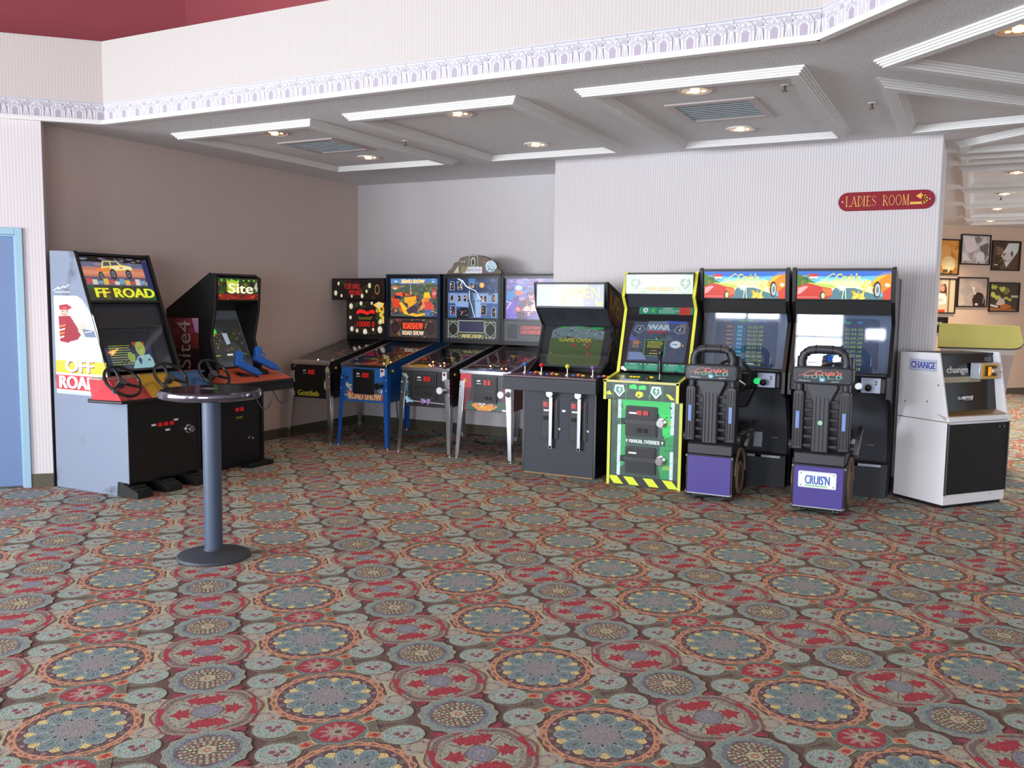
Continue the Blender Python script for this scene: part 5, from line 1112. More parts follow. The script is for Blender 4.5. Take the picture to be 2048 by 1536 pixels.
    a.rect(120, 10, 690, 96, (36, 150, 110)); a.rect(316, 6, 322, 100, (20, 60, 50)); a.rect(540, 10, 660, 100, (214, 70, 50)); a.lines(4, [(150, 40, 40)], (560, 26, 640, 90), 12, 3, 6)
    a.poly((230, 240, 240), [(170, 24), (206, 24), (218, 56), (190, 86), (156, 56)]); a.poly((40, 130, 110), [(192, 30), (178, 56), (190, 56), (184, 76), (204, 48), (192, 48)]); a.text('LINKED', 376, 18, 470, 40, (230, 246, 236)); a.text('MULTI PLAYER ACTION', 330, 46, 540, 66, (230, 246, 236)); a.lines(1, [(200, 236, 220)], (334, 74, 530, 84), 8, 3, 6)
    for k in range(3): a.line([(262+k*14, 34), (248+k*14, 54), (262+k*14, 76)], 5, (150, 220, 70))
    a.poly((66, 84, 110), [(90, 190), (640, 176), (668, 250), (650, 640), (40, 640), (60, 300)]); a.poly((60, 90, 190), [(400, 170), (640, 176), (640, 210), (460, 200)]); a.blobs(60, [(50, 70, 60), (90, 110, 130), (70, 80, 100), (100, 90, 90), (50, 90, 60)], (80, 260, 630, 620), 44, 5, .6); a.poly((160, 180, 206), [(330, 360), (400, 440), (340, 440)]); a.poly((130, 110, 90), [(560, 200), (640, 200), (630, 320), (590, 320)]); a.poly((96, 100, 170), [(60, 320), (140, 400), (110, 420), (50, 400)]); a.poly((130, 150, 190), [(60, 540), (200, 540), (260, 620), (60, 630)])
    a.poly((110, 130, 150), [(240, 180), (440, 176), (470, 270), (500, 290), (210, 290)])
    for cx in (150, 570):
        a.poly((140, 160, 176), [(cx-30, 230), (cx+40, 226), (cx+52, 280), (cx, 324), (cx-60, 290)]); a.poly((50, 60, 80), [(cx-22, 240), (cx+32, 236), (cx+42, 278), (cx, 312), (cx-46, 284)]); a.poly((170, 190, 200), [(cx+10, 244), (cx-20, 278), (cx-2, 278), (cx-12, 302), (cx+24, 268), (cx+4, 268), (cx+20, 244)])
    a.text('WAR', 240, 216, 466, 276, (190, 210, 216), sh=((50, 60, 80), 5, 4), bold=5); a.text('FINAL ASSAULT', 240, 286, 450, 312, (190, 50, 50), bold=2); a.rect(220, 390, 440, 580, (60, 200, 110)); a.rect(226, 396, 434, 574, (44, 52, 50)); a.lines(5, [(220, 220, 60), (200, 206, 70)], (250, 410, 420, 490), 9, 8, 8); a.lines(1, [(210, 216, 60)], (280, 544, 390, 556), 8, 4, 10); a.lines(1, [(210, 206, 70)], (300, 512, 370, 520), 8, 7, 7)
    a.star(545, 440, 66, 46, 14, (226, 236, 244), sy=.75); a.lines(1, [(70, 130, 190)], (512, 432, 580, 446), 16, 3, 14); a.star(130, 430, 60, 30, 6, (190, 130, 80), sy=.6)
    a.lines(1, [(180, 130, 90)], (90, 464, 170, 486), 16, 4, 20); a.ell(620, 450, 9, 14, (250, 160, 50), 8)
    a.rect(30, 660, 670, 750, (26, 110, 90))
    for x0, x1 in ((34, 224), (240, 432), (450, 664)): a.rect(x0, 664, x1, 746, (46, 160, 124)); a.lines(4, [(150, 226, 196), (120, 206, 170)], (x0+26, 690, x1-20, 740), 9, x0, 5); a.lines(1, [(220, 244, 234)], (x0+50, 671, x1-40, 682), 7, 5, 9); a.ell(x0+14, 676, 7, 7, (220, 244, 234), 8); a.ell(x1-14, 676, 7, 7, (220, 244, 234), 8)
    decal('picture', a, CRT, sc, (-.325, P1.y, P1.z), (.64, 0, 0), (0, -d.y, -d.z), off=.002)
    off = .02; MB().prism([(P0.y-off, P0.z), (P1.y-off, P1.z), (P1.y-off+.003, P1.z), (P0.y-off+.003, P0.z)], 'x', -.33, .32).build('screen_glass', SGLASS, t)
    MB().sphere((-.29, .165, 1.03), .014, 8).build('indicator_lamp', M('white_indicator', (255, 240, 210), .4, emit=9), t)
green()

# ---------------------------------------------------------------- two driving cabinets and their seats
def script_world(a, x0, y0, x1, y1, c1, c2, lw=3):
    """hand-lettered double logo: a looping script word over an outlined block word with a star burst"""
    w, h = x1-x0, y1-y0
    def P(pts): return [(x0+w*u, y0+h*v) for u, v in pts]
    a.star(x0+w*.5, y0+h*.80, h*.22, h*.10, 9, (150, 200, 240) if c1[0] > 200 and c2[1] < 220 else (250, 254, 230), sx=1.2)
    for i, ch in enumerate('WORLD'):
        u0 = .10+i*.17; a.text(ch, x0+w*u0, y0+h*.42, x0+w*(u0+.13), y0+h*.72, c2)
        a.text(ch, x0+w*(u0+.02), y0+h*.47, x0+w*(u0+.11), y0+h*.67, (40, 50, 60) if c2[1] < 220 else (206, 230, 120))
    a.line(P([(.34, .14), (.30, .06), (.16, .24), (.12, .48), (.22, .52), (.40, .38)]), lw, c1)
    a.text("Cruis'n", *P([(.34, .06)])[0], *P([(.88, .44)])[0], c1, shear=.25, bold=lw*.35)
    a.line(P([(.12, .36), (.05, .50), (.0, .50)]), lw*.8, c1)
def marq_art():
    a = Art(480, 150, (110, 190, 226)); a.poly((60, 110, 200), [(0, 0), (480, 0), (480, 20), (240, 34), (0, 20)]); a.poly((150, 220, 230), [(120, 40), (360, 40), (380, 80), (100, 80)]); a.poly((250, 250, 190), [(100, 60), (380, 50), (400, 120), (90, 120)])
    a.poly((70, 120, 50), [(0, 10), (40, 30), (110, 70), (130, 90), (0, 96)]); a.blobs(20, [(90, 130, 50), (150, 120, 50), (60, 90, 40)], (0, 20, 90, 80), 12, 4); a.poly((190, 206, 90), [(60, 60), (200, 72), (200, 90), (70, 90)])
    a.poly((90, 130, 140), [(200, 90), (300, 90), (480, 150), (150, 150)]); a.line([(246, 92), (236, 150)], 4, (230, 240, 190)); a.line([(252, 92), (256, 150)], 4, (230, 240, 190))
    # red car, front left
    a.poly((200, 70, 60), [(0, 84), (40, 70), (70, 66), (130, 84), (180, 92), (186, 130), (160, 150), (0, 150)]); a.poly((236, 170, 170), [(6, 90), (44, 80), (60, 84), (20, 120), (2, 126)]); a.poly((226, 120, 70), [(130, 90), (184, 96), (186, 128), (150, 134)]); a.ell(136, 132, 15, 22, (60, 50, 50)); a.ell(138, 132, 10, 16, (206, 220, 170)); a.line([(0, 140), (110, 140)], 3, (230, 150, 150))
    # orange car, right
    a.poly((236, 140, 40), [(380, 60), (410, 30), (480, 10), (480, 96), (450, 110), (390, 116)]); a.poly((250, 190, 60), [(384, 58), (412, 30), (470, 12), (430, 40), (400, 70)]); a.poly((206, 80, 60), [(440, 110), (480, 80), (480, 150), (440, 150)]); a.ell(412, 98, 20, 44, (70, 60, 50)); a.ell(414, 100, 14, 34, (186, 196, 200)); a.ell(414, 100, 7, 18, (120, 126, 130)); a.ell(462, 74, 14, 10, (240, 230, 190), 12, .3)
    a.blobs(26, [(240, 196, 60), (250, 226, 110), (220, 160, 40)], (290, 104, 350, 146), 12, 6); a.blobs(14, [(250, 240, 130), (240, 210, 80)], (330, 50, 390, 90), 12, 7); a.rect(66, 14, 108, 28, (206, 50, 50)); a.rect(66, 28, 108, 38, (240, 220, 210)); a.poly((120, 130, 190), [(400, 30), (440, 6), (480, 4), (480, 14)])
    script_world(a, 120, 6, 350, 110, (250, 246, 90), (250, 254, 170), 4); return a
def driving(x0, x1, lbl, img):
    w = (x1-x0)/2; t = thing('driving_cabinet', lbl, 'arcade machine', ((x0+x1)/2, 7.72, 0))
    prof = [(.38, 0), (.38, .36), (.30, .60), (.20, .80), (-.02, .86), (-.02, 1.04), (.03, 1.14), (.16, 1.46), (.02, 1.64), (-.015, 1.91), (.02, 1.92), (.30, 1.84), (.62, 1.84), (.62, 0)]
    for a_, b_ in ((-w, -w+.028), (w-.028, w)):
        sp = MB().prism(prof, 'x', a_, b_).build('side_panel', M('black_red_side', (34, 26, 28), .4, var=.3, vscale=3, stain=((90, 30, 26), 2.5, .66)), t, bevel=.003)
        e = MB(); pr = prof[2:-3]
        for p, q in zip(pr[:-1], pr[1:]):
            d = Vector((q[0]-p[0], q[1]-p[1])); n = Vector((-d.y, d.x)).normalized()*.006
            e.prism([(p[0], p[1]), (q[0], q[1]), (q[0]+n.x, q[1]+n.y), (p[0]+n.x, p[1]+n.y)], 'x', a_-.001, b_+.001)
        e.build('edge_trim', PLAST, sp)
    i0, i1 = -w+.028, w-.028
    MB().box(i0, .60, 0, i1, .62, 1.84).build('back_panel', BLACK, t); MB().prism([(-.01, 1.895), (.30, 1.82), (.60, 1.82), (.60, 1.838), (.30, 1.838), (-.01, 1.915)], 'x', i0, i1).build('top_panel', BLACK, t)
    mq = MB().prism([(.0, 1.90), (.03, 1.655), (.10, 1.655), (.10, 1.90)], 'x', i0, i1).build('marquee', BLACK, t)
    decal('artwork', marq_art(), LITB, mq, (i0+.008, .0, 1.892), (i1-i0-.016, 0, 0), (0, .028, -.228), off=.0015)
    MB().box(i0, -.008, 1.893, i1, .006, 1.905).build('marquee_frame', M('blue_grey_edge', (70, 84, 120), .4), mq)
    MB().prism([(.02, 1.65), (.05, 1.535), (.12, 1.535), (.08, 1.655)], 'x', i0, i1).build('hood_band', BLACK, t)
    P0, P1 = Vector((0, .10, 1.04)), Vector((0, .20, 1.545)); d = P1-P0; nn = Vector((0, d.z, -d.y)).normalized(); q = nn*.02
    sc = MB().prism([(P0.y, P0.z), (P1.y, P1.z), (P1.y+q.y, P1.z+q.z), (P0.y+q.y, P0.z+q.z)], 'x', i0, i1).build('screen', M('grey_monitor_surround', (140, 150, 166), .3, var=.1, vscale=2), t)
    W_ = i1-i0; pts = rrect(i0+W_*.12, 0, i1-W_*.12, 1, .06, 5)
    vs = [(x, P0.y+(P1.y-P0.y)*(.05+.86*z)-nn.y*.004, P0.z+(P1.z-P0.z)*(.05+.86*z)-nn.z*.004) for x, z in rrect(0, 0, 1, 1, .08, 5) for x in [i0+W_*(.12+.76*x)]]
    n_ = len(vs); vs2 = [(v[0], v[1]+nn.y*.003, v[2]+nn.z*.003) for v in vs]
    MB().add(vs+vs2, [tuple(range(n_)), tuple(range(n_, 2*n_))[::-1]]+[(i, (i+1) % n_, n_+(i+1) % n_, n_+i) for i in range(n_)]).build('tube_face', M('tube_veil_grey', (96, 110, 134), .12), sc)  # lightened grey base holds the veil of room reflections on the tube
    a = Art(500, 420, None); c0 = (60, 170, 150)
    a.star(165, 62, 22, 9, 8, (70, 150, 190), sy=.5); a.text('Best Times', 196, 52, 290, 74, (60, 210, 140), shear=.2); a.star(345, 62, 22, 9, 8, (70, 150, 190), sy=.5)
    times = ('01:52.74', '01:54.18', '01:55.29', '01:57.20', '02:00.46', '02:07.15', '02:07.60', '02:20.45', '02:25.14', '02:50.18')
    for k in range(10):
        y = 100+k*30; a.rect(176, y, 244, y+24, (60, 130, 150)); a.rect(180, y+3, 240, y+21, (50, 66, 90)); a.rect(190, y+5, 228, y+19, (90, 160, 180)); a.text(times[k], 262, y+4, 362, y+20, (180, 200, 90)); a.lines(1, [(190, 130, 80)], (110 if img else 120, y+6, 170, y+14), 9, k, 9)
    if img: a.rect(170, 302, 320, 330, (40, 90, 190)); a.text('TO START', 200, 306, 300, 326, (220, 240, 255))
    else: a.lines(1, [(210, 230, 240)], (220, 372, 330, 384), 12, 3, 8)
    decal('picture', a, CRT, sc, (i0+W_*.04, P1.y, P1.z), (W_*.92, 0, 0), (0, -d.y, -d.z), off=.008)
    MB().prism([(.047, 1.04), (.070, 1.545), (.074, 1.545), (.051, 1.04)], 'x', i0, i1).build('screen_glass', glassmat('mirror_like_glass', (225, 232, 240), .02) if 'mirror_like_glass' not in MATS else MATS['mirror_like_glass'], t)
    # dash
    ds = MB().prism([(i0, .12), (i0, -.10), (-.12, -.16), (.12, -.16), (.20, -.06), (i1, -.06), (i1, .12)], 'z', .90, 1.035).build('dashboard', PLAST, t, bevel=.012)
    MB().prism([(i0, .12), (i0, -.02), (.20, -.02), (i1, .0), (i1, .12)], 'z', 1.035, 1.06).build('dash_top', PLASG, ds, bevel=.008)
    wx = -.02; T = Matrix.Translation((wx, -.22, 1.0)) @ Matrix.Rotation(math.radians(68), 4, 'X'); R = .15
    wl = MB().tube([(R*math.cos(2*PI*i/28), R*math.sin(2*PI*i/28), 0) for i in range(28)], .014, 8, True, T=T).build('steering_wheel', PLAST, t)
    for k in range(3):
        an = PI/2+k*2*PI/3; MB().tube([(0, 0, -.01), (R*math.cos(an), R*math.sin(an), 0)], [.02, .012], 8, T=T).build('spoke', STEEL, wl)
    MB().cyl((0, 0, -.10), (0, 0, .0), .04, .045, n=18, T=T).build('hub', PLAST, wl)
    bx = .17; MB().cyl((bx, -.135, .965), (bx, -.05, .965), .026, n=16).build('start_button', M('green_lit_button', (30, 200, 110), .3, emit=.6) if not img else M('white_lit_button', (230, 236, 236), .3, emit=.4), t)
    px = w-.14; pl = MB().box(px-.075, -.10, .91, px+.075, -.07, 1.035).build('shifter_plate', M('brushed_plate', (150, 158, 178), .35, .6, var=.2), t, bevel=.004)
    MB().cyl((px-.01, -.16, .96), (px-.01, -.09, .96), .008, n=8).build('shifter', CHROME, pl); MB().sphere((px-.01, -.18, .96), .028, 10).build('shifter_knob', M('black_knob', (20, 18, 20), .15), pl)
    for k in range(2): MB().cyl((px+.04, -.108, .985+k*.02), (px+.04, -.10, .985+k*.02), .008, n=8).build('small_button', M('dark_red_button', (110, 20, 26), .3), pl)
    MB().prism([(-.02, .72), (.06, .72), (.13, .90), (-.10, .90)], 'y', -.02, .1).build('column_cover', PLAST, t, bevel=.01)
    # footwell
    MB().box(i0, .36, .30, i1, .38, .90).build('footwell_panel', BLK2, t)
    MB().prism([(.36, .0), (.36, .30), (.48, .30), (.48, .0)], 'x', i0, i1).build('base_panel', BLACK, t)
    b = MB().box(-w+.02, .22, .0, w-.01, .37, .285).build('base_box', M('charcoal_box', (42, 45, 54), .5, var=.2, vscale=6), t, bevel=.004)
    MB().box(w*.28, .214, .262, w-.06, .222, .282).box(-.02, .214, .262, .16, .222, .282).build('aluminium_strip', M('aluminium_bar', (176, 182, 192), .4, .6), b)
    for x in (-.10, .10): MB().prism([(.33, .33), (.36, .33), (.36, .47), (.34, .47)], 'x', x-.04, x+.04).build('pedal', STEEL, t, bevel=.003)
    for x in (.05, .22): MB().box(x, .352, .42, x+.05, .36, .428).build('pedal_glint', M('glint_brass', (150, 110, 70), .4, 1), t)  # small metal bars stand in for glints in the footwell
    return t
driving(-2.15, -1.385, 'left driving cabinet of the pair, with a green lit start button, beside the green cabinet', False)
driving(-1.36, -.56, 'right driving cabinet of the pair, with a pale start button, beside the white change machine', True)
def racing_seat(x, y, s, lbl, plate, rz=0):
    """rear view; local y=0 is the back of the pedestal"""
    t = thing('racing_seat', lbl, 'seat', (x, y, 0), rz); t.scale = (s, s, s)
    pd = MB().prism([(0, .045), (0, .385), (.44, .42), (.50, .30), (.50, .045)], 'x', -.195, .195).build('pedestal', BLACK, t, bevel=.006)
    pn = MB().box(-.178, -.008, .065, .178, .0, .372).build('purple_panel', M('purple_laminate', (66, 50, 136), .45, var=.08, vscale=5), pd, bevel=.002)
    MB().box(-.18, -.012, .058, .18, .0, .066).build('lower_edge', STEEL, pd)
    for sx in (-1, 1):
        for z in (.07, .37): MB().cyl((sx*.188, -.016, z), (sx*.188, 0, z), .008, n=8).build('corner_bolt', CHROME, pd)
        # moulded tyre and arch on the pedestal's flank
        X = sx*.196
        MB().tube([(X, .20+.10*math.cos(q), .19+.12*math.sin(q)) for q in [2*PI*i/24 for i in range(24)]], .018, 8, True).build('tyre_relief', M('tan_relief', (120, 100, 80), .6, var=.2), pd)
        MB().cyl((sx*.19, .20, .19), (sx*.207, .20, .19), .10, n=24).build('wheel_disc', M('brown_relief', (78, 66, 58), .6, var=.3, vscale=20), pd, bevel=.006)
        MB().tube([(X, .22+.17*math.cos(q), .22+.20*math.sin(q)) for q in [PI*i/14 for i in range(15)]], .014, 8).build('wheel_arch', M('tan_relief', (120, 100, 80), .6), pd)
        for yy in (.07, .42):
            c = MB().cyl((sx*.12-.012, yy, .025), (sx*.12+.012, yy, .025), .025, n=14).build('caster', RUB, t); MB().box(sx*.12-.018, yy-.012, .025, sx*.12+.018, yy+.02, .05).build('caster_fork', STEEL, c)
    if plate:
        a = Art(340, 160, (206, 220, 236)); a.poly((236, 242, 250), rrect(8, 8, 332, 152, 14)); a.rect(60, 134, 260, 146, (120, 200, 130)); a.rect(140, 12, 210, 24, (236, 236, 240))
        for px_, py_ in ((16, 14), (310, 14), (16, 134), (310, 134)): a.rect(px_, py_, px_+14, py_+12, (110, 140, 110))
        a.text("CRUIS'N", 62, 34, 282, 124, (50, 96, 180), sh=((130, 160, 210), 3, 3), bold=3)
        lp = MB().prism(rrect(-.145, .21, .13, .335, .012), 'y', -.014, -.008).build('number_plate', WHT, pd); decal('plate_lettering', a, PRINT, lp, (-.143, -.014, .333), (.271, 0, 0), (0, 0, -.121))
    MB().prism([(-.012, .385), (-.012, .47), (.10, .52), (.46, .50), (.46, .42)], 'x', -.185, .185).build('seat_base', PLASG, t, bevel=.010)
    # seat pan + rail
    MB().prism([(.16, .50), (.16, .56), (.40, .58), (.60, .60), (.62, .52), (.40, .49)], 'x', -.17, .17).build('seat_cushion', PLAST, t, bevel=.025, seg=3)
    MB().prism([(.30, .44), (.62, .62), (.66, .58), (.34, .40)], 'x', .20, .235).build('adjuster_rail', STEEL, t, bevel=.003)
    MB().cyl((-.235, .06, .52), (-.19, .06, .52), .035, n=16).cyl((.19, .06, .52), (.235, .06, .52), .035, n=16).build('hinge_knob', PLASG, t)
    # back shell
    bk = MB().prism([(.05, .47), (.02, .80), (.03, 1.02), (.11, 1.02), (.14, .80), (.17, .47)], 'x', -.19, .19).build('backrest', PLAST, t, bevel=.012)
    for sx in (-1, 1):
        pc = MB().prism([(sx*.125, .50), (sx*.205, .50), (sx*.205, .93), (sx*.185, .95), (sx*.14, .95), (sx*.125, .93)] if sx > 0 else [(-.205, .50), (-.125, .50), (-.125, .93), (-.14, .95), (-.185, .95), (-.205, .93)], 'y', -.03, .06).build('side_pillar', PLASG, bk, bevel=.008)
        for k in range(3): MB().box(sx*.165-.03+k*.022, -.038, .52, sx*.165-.022+k*.022, -.03, .92).build('rib', PLAST, bk)
        MB().box(sx*.165-.013, -.043, .66, sx*.165+.013, -.038, .79).build('blue_sticker', M('blue_sticker', (110, 136, 200), .4), bk)
        MB().cyl((sx*.165, .01, .93), (sx*.165, .01, 1.02), .028, n=14).build('post', PLASG, bk)
        for k in range(6):
            z = .53+k*.067; MB().tube([(sx*.06, -.005, z), (sx*.12, -.005, z+.0)], .013, 8).build('slat', M('satin_black', (70, 72, 78), .2), bk)
    MB().prism([(-.062, .485), (.062, .485), (.062, .86), (.115, .97), (.11, 1.0), (-.11, 1.0), (-.115, .97), (-.062, .86)], 'y', -.035, .03).build('centre_column', PLASG, bk, bevel=.008)
    for k in range(4): MB().box(-.05+k*.029, -.044, .50, -.038+k*.029, -.034, .90).build('rib', M('charcoal_rib', (58, 60, 67), .5), bk)
    if plate: MB().cyl((0, -.048, .71), (0, -.034, .71), .018, n=14).build('round_sticker', M('mint_sticker', (150, 206, 170), .5), bk)
    hb = MB().prism(rrect(-.215, .995, .215, 1.125, .035, 5), 'y', -.05, .09).build('headrest', PLASG, t, bevel=.014, seg=3)
    MB().prism(rrect(-.195, 1.01, .195, 1.11, .042, 6), 'y', -.056, -.05).build('badge', M('navy_badge', (30, 34, 46), .2), hb)
    a = Art(420, 115, None); script_world(a, 30, 2, 395, 110, (226, 96, 70), (90, 190, 160), 5); a.line([(30, 98), (120, 104)], 3, (220, 226, 236)); a.line([(280, 104), (340, 100)], 3, (220, 226, 236))
    decal('badge_lettering', a, PRINT, hb, (-.195, -.056, 1.108), (.39, 0, 0), (0, 0, -.098), off=.001)
    pts = [(-.155, .02, 1.11), (-.16, .02, 1.16), (-.145, .02, 1.215), (-.105, .02, 1.245), (-.05, .02, 1.252), (0, .02, 1.252), (.05, .02, 1.252), (.105, .02, 1.245), (.145, .02, 1.215), (.16, .02, 1.16), (.155, .02, 1.11)]
    lp = MB().tube(pts, .032, 12).build('grab_loop', PLASG, t)
    for p_, q_ in ((0, 1), (1, 2), (2, 3), (7, 8), (8, 9), (9, 10)):
        m = (Vector(pts[p_])+Vector(pts[q_]))/2; dv = (Vector(pts[q_])-Vector(pts[p_])).normalized()*.005; MB().cyl(m-dv, m+dv, .0355, n=14).build('ring', PLAST, lp)
    for x_ in (-.06, .06): MB().cyl((x_-.004, .02, 1.252), (x_+.004, .02, 1.252), .0355, n=14).build('ring', PLAST, lp)
    MB().prism([(-.012+.06, 1.00), (.06, 1.20), (.13, 1.18), (.16, 1.0)], 'x', .165, .20).prism([(.05, 1.0), (.06, 1.20), (.13, 1.18), (.16, 1.0)], 'x', -.20, -.165).build('loop_bracket', PLAST, t, bevel=.006)
    return t
racing_seat(-1.845, 7.08, 1.0, 'left black racing seat on a plain purple pedestal, in front of the driving cabinets', False)
racing_seat(-.985, 7.03, 1.02, "right black racing seat whose purple pedestal carries a CRUIS'N number plate", True)

# ---------------------------------------------------------------- change machine
def changer():
    t = thing('change_machine', 'white change machine with black front, angled beside the wall corner', 'change machine', (-.135, 7.755, 0), math.radians(51))
    # local: x along the front (0..0.70), y backwards
    WM = M('white_enamel', (246, 247, 251), .35, var=.03, vscale=3, stain=((200, 196, 190), 3, .72)); W_ = .70
    t2 = MB().box(.0, .0, .03, W_, .50, .695).build('lower_cabinet', WM, t, bevel=.004)
    MB().box(.02, .02, 0, W_-.02, .48, .03).build('plinth', RUB, t2)
    MB().box(.012, -.012, .115, W_-.012, .0, .68).build('black_door', M('matt_black_door', (15, 14, 16), .7, bump=.2, bscale=200), t2, bevel=.003)
    MB().box(.0, -.016, .11, .010, .0, .69).box(W_-.010, -.016, .11, W_, .0, .69).build('door_edge', STEEL, t2)
    MB().cyl((W_-.12, -.018, .645), (W_-.12, -.010, .645), .008, n=10).cyl((W_-.07, -.018, .645), (W_-.07, -.010, .645), .008, n=10).build('door_lock', STEEL, t2)
    MB().box(.006, .006, .695, W_-.006, .494, .70).build('seam', M('seam_dark', (90, 60, 60), .7), t2)
    prof = [(.0, .70), (.115, 1.245), (.50, 1.235), (.50, .70)]
    lf = MB().prism(prof, 'x', .0, .022).build('side_panel', WM, t, bevel=.004); MB().prism(prof, 'x', W_-.022, W_).build('side_panel', WM, t, bevel=.004)
    MB().box(.022, .48, .70, W_-.022, .50, 1.235).build('back_panel', WM, t); MB().box(.022, .16, 1.222, W_-.022, .48, 1.236).build('top_panel', BLACK, t)
    a = Art(240, 100, (226, 228, 238)); a.line([(6, 14), (234, 14), (234, 86), (6, 86)], 4, (130, 156, 220), True); [a.text('CHANGE', 16+q, 26, 224+q, 74, (30, 66, 176)) for q in (-2, -1, 0, 1, 2)]; a.line([(18, 26), (222, 26)], 3, (30, 66, 176))
    for k in range(1): a.line([(16, 27), (224, 27)], 3, (46, 84, 186)); a.line([(16, 73), (224, 73)], 3, (46, 84, 186))
    decal('change_label', a, PRINT, lf, (.0, .40, 1.19), (0, -.275, 0), (0, 0, -.105))
    for y, z in ((.42, .82), (.2, .84), (.1, .98)): MB().box(-.001, y, z, .0, y+.008, z+.014).build('scuff', RUB, lf)
    # recessed black face
    f0, f1 = (.10, .76), (.165, 1.222)
    fc = MB().prism([f0, f1, (f1[0]+.02, f1[1]), (f0[0]+.02, f0[1])], 'x', .022, W_-.022).build('face_panel', M('gloss_black_face', (24, 22, 24), .12), t)
    a = Art(560, 430, None); [a.text('change', 96+q, 84, 300+q, 150, (220, 220, 214)) for q in (-3, -1, 1, 3)]; a.line([(40, 104), (84, 108)], 4, (120, 120, 120)); a.rect(0, 164, 420, 206, (176, 168, 140)); a.rect(470, 20, 540, 50, (110, 110, 116)); a.lines(2, [(60, 60, 64)], (476, 24, 534, 48), 9, 3, 6)
    decal('face_lettering', a, PRINT, fc, (.022, f1[0], f1[1]), (W_-.044, 0, 0), (0, f0[0]-f1[0], f0[1]-f1[1]), off=.001)
    bv = MB().prism([(.39, 1.03), (.39, 1.16), (.64, 1.16), (.64, 1.03)], 'y', .05, .14).build('bill_acceptor', M('pale_steel_box', (196, 204, 218), .3, .3), t, bevel=.006)
    MB().box(.41, .043, 1.035, .60, .05, 1.155).build('yellow_plate', M('amber_plate', (220, 170, 50), .4), bv, bevel=.003)
    MB().box(.44, .036, 1.055, .57, .043, 1.14).build('slot_surround', M('bronze_dark', (74, 62, 44), .35, .5), bv, bevel=.003)
    MB().prism([(.030, 1.075), (.012, 1.085), (.012, 1.11), (.030, 1.12)], 'x', .50, .60).build('note_guide', CHROME, bv, bevel=.003); MB().box(.47, .030, 1.06, .50, .036, 1.13).build('indicator', M('amber_glow', (230, 150, 30), .4, emit=.5), bv)
    MB().prism([(.27, .855), (.38, .855), (.38, .895), (.27, .895)], 'y', .085, .12).build('coin_outlet', CHROME, t, bevel=.006)
    MB().prism([(.295, .858), (.355, .858), (.335, .875), (.315, .875)], 'y', .078, .086).build('coin_chute', STEEL, t)
    tr = MB().prism([(-.012, .70), (-.012, .735), (.0, .74), (.10, .765), (.10, .75), (.01, .70)], 'x', .0, W_).build('coin_tray', WM, t, bevel=.003)
    MB().prism([(.004, .741), (.004, .748), (.10, .772), (.10, .764)], 'x', .03, W_-.03).build('brass_tray_top', M('brass_tray', (178, 146, 96), .3, .5), tr)
changer()

# ---------------------------------------------------------------- bar table
def bartable():
    t = thing('bar_table', 'round dark topped bar table on a grey post, standing alone on the carpet', 'table', (-4.13, 3.95, 0))
    tp = MB().lathe([(.0001, 1.005), (.285, 1.005), (.293, 1.012), (.293, 1.048), (.286, 1.052), (.0001, 1.052)], 56).build('table_top', M('plum_laminate', (92, 56, 64), .22, var=.12, vscale=12), t)
    MB().lathe([(.291, 1.003), (.302, 1.010), (.306, 1.028), (.302, 1.046), (.291, 1.054)], 56).build('edge_band', M('steel_edge', (112, 108, 122), .12, .8), tp)
    gm = M('slate_powder_coat', (66, 82, 104), .32, bump=.25, bscale=350)
    MB().lathe([(.055, .03), (.055, 1.0)], 32).build('post', gm, t)
    MB().lathe([(.055, .99), (.085, .996), (.15, 1.0), (.15, 1.004)], 32).build('top_plate', M('dark_bracket', (30, 32, 36), .4), t)
    MB().lathe([(.22, .0), (.224, .008), (.216, .022), (.17, .036), (.10, .042), (.062, .05), (.056, .06)], 56).build('base', M('slate_base', (58, 64, 74), .5, bump=.4, bscale=250), t)
    s_ = MB().prism([(-.05, -.03), (.055, -.04), (.05, .03), (-.055, .035)], 'z', 1.0525, 1.0545).build('paper_slip', M('dull_paper', (128, 110, 112), .6))
    s_.location = (-4.17, 3.98, 0); tag(s_, 'small pale slip of paper lying on the bar table', 'paper')
bartable()

# ---------------------------------------------------------------- yellow topped kiosk behind the change machine
def kiosk():
    t = thing('kiosk', 'pinkish kiosk with a tilted yellow board on top, behind the change machine', 'kiosk', (.05, 10.0, 0))
    pts = [(-.35, 1.205), (-.35, 1.445), (.36, 1.43), (.40, 1.27), (.385, 1.235), (.35, 1.215), (.30, 1.208)]
    b = MB().prism(pts, 'y', -.04, -.012).build('yellow_board', M('yellow_board', (232, 224, 122), .6, var=.05), t, bevel=.003)
    MB().prism([(x*1.008, z if z > 1.3 else z-.015) for x, z in pts], 'y', -.012, .012).build('black_backing', BLACK, t)
    MB().prism([(-.33, .0), (-.33, 1.20), (.34, 1.20), (.27, .72), (.20, .0)], 'y', .0, .45).build('body', M('pink_beige_laminate', (198, 176, 168), .55), t, bevel=.006)
    MB().box(-.33, -.008, 1.14, .33, .0, 1.20).build('sign_rail', M('cream_rail', (214, 208, 196), .5), t)
kiosk()

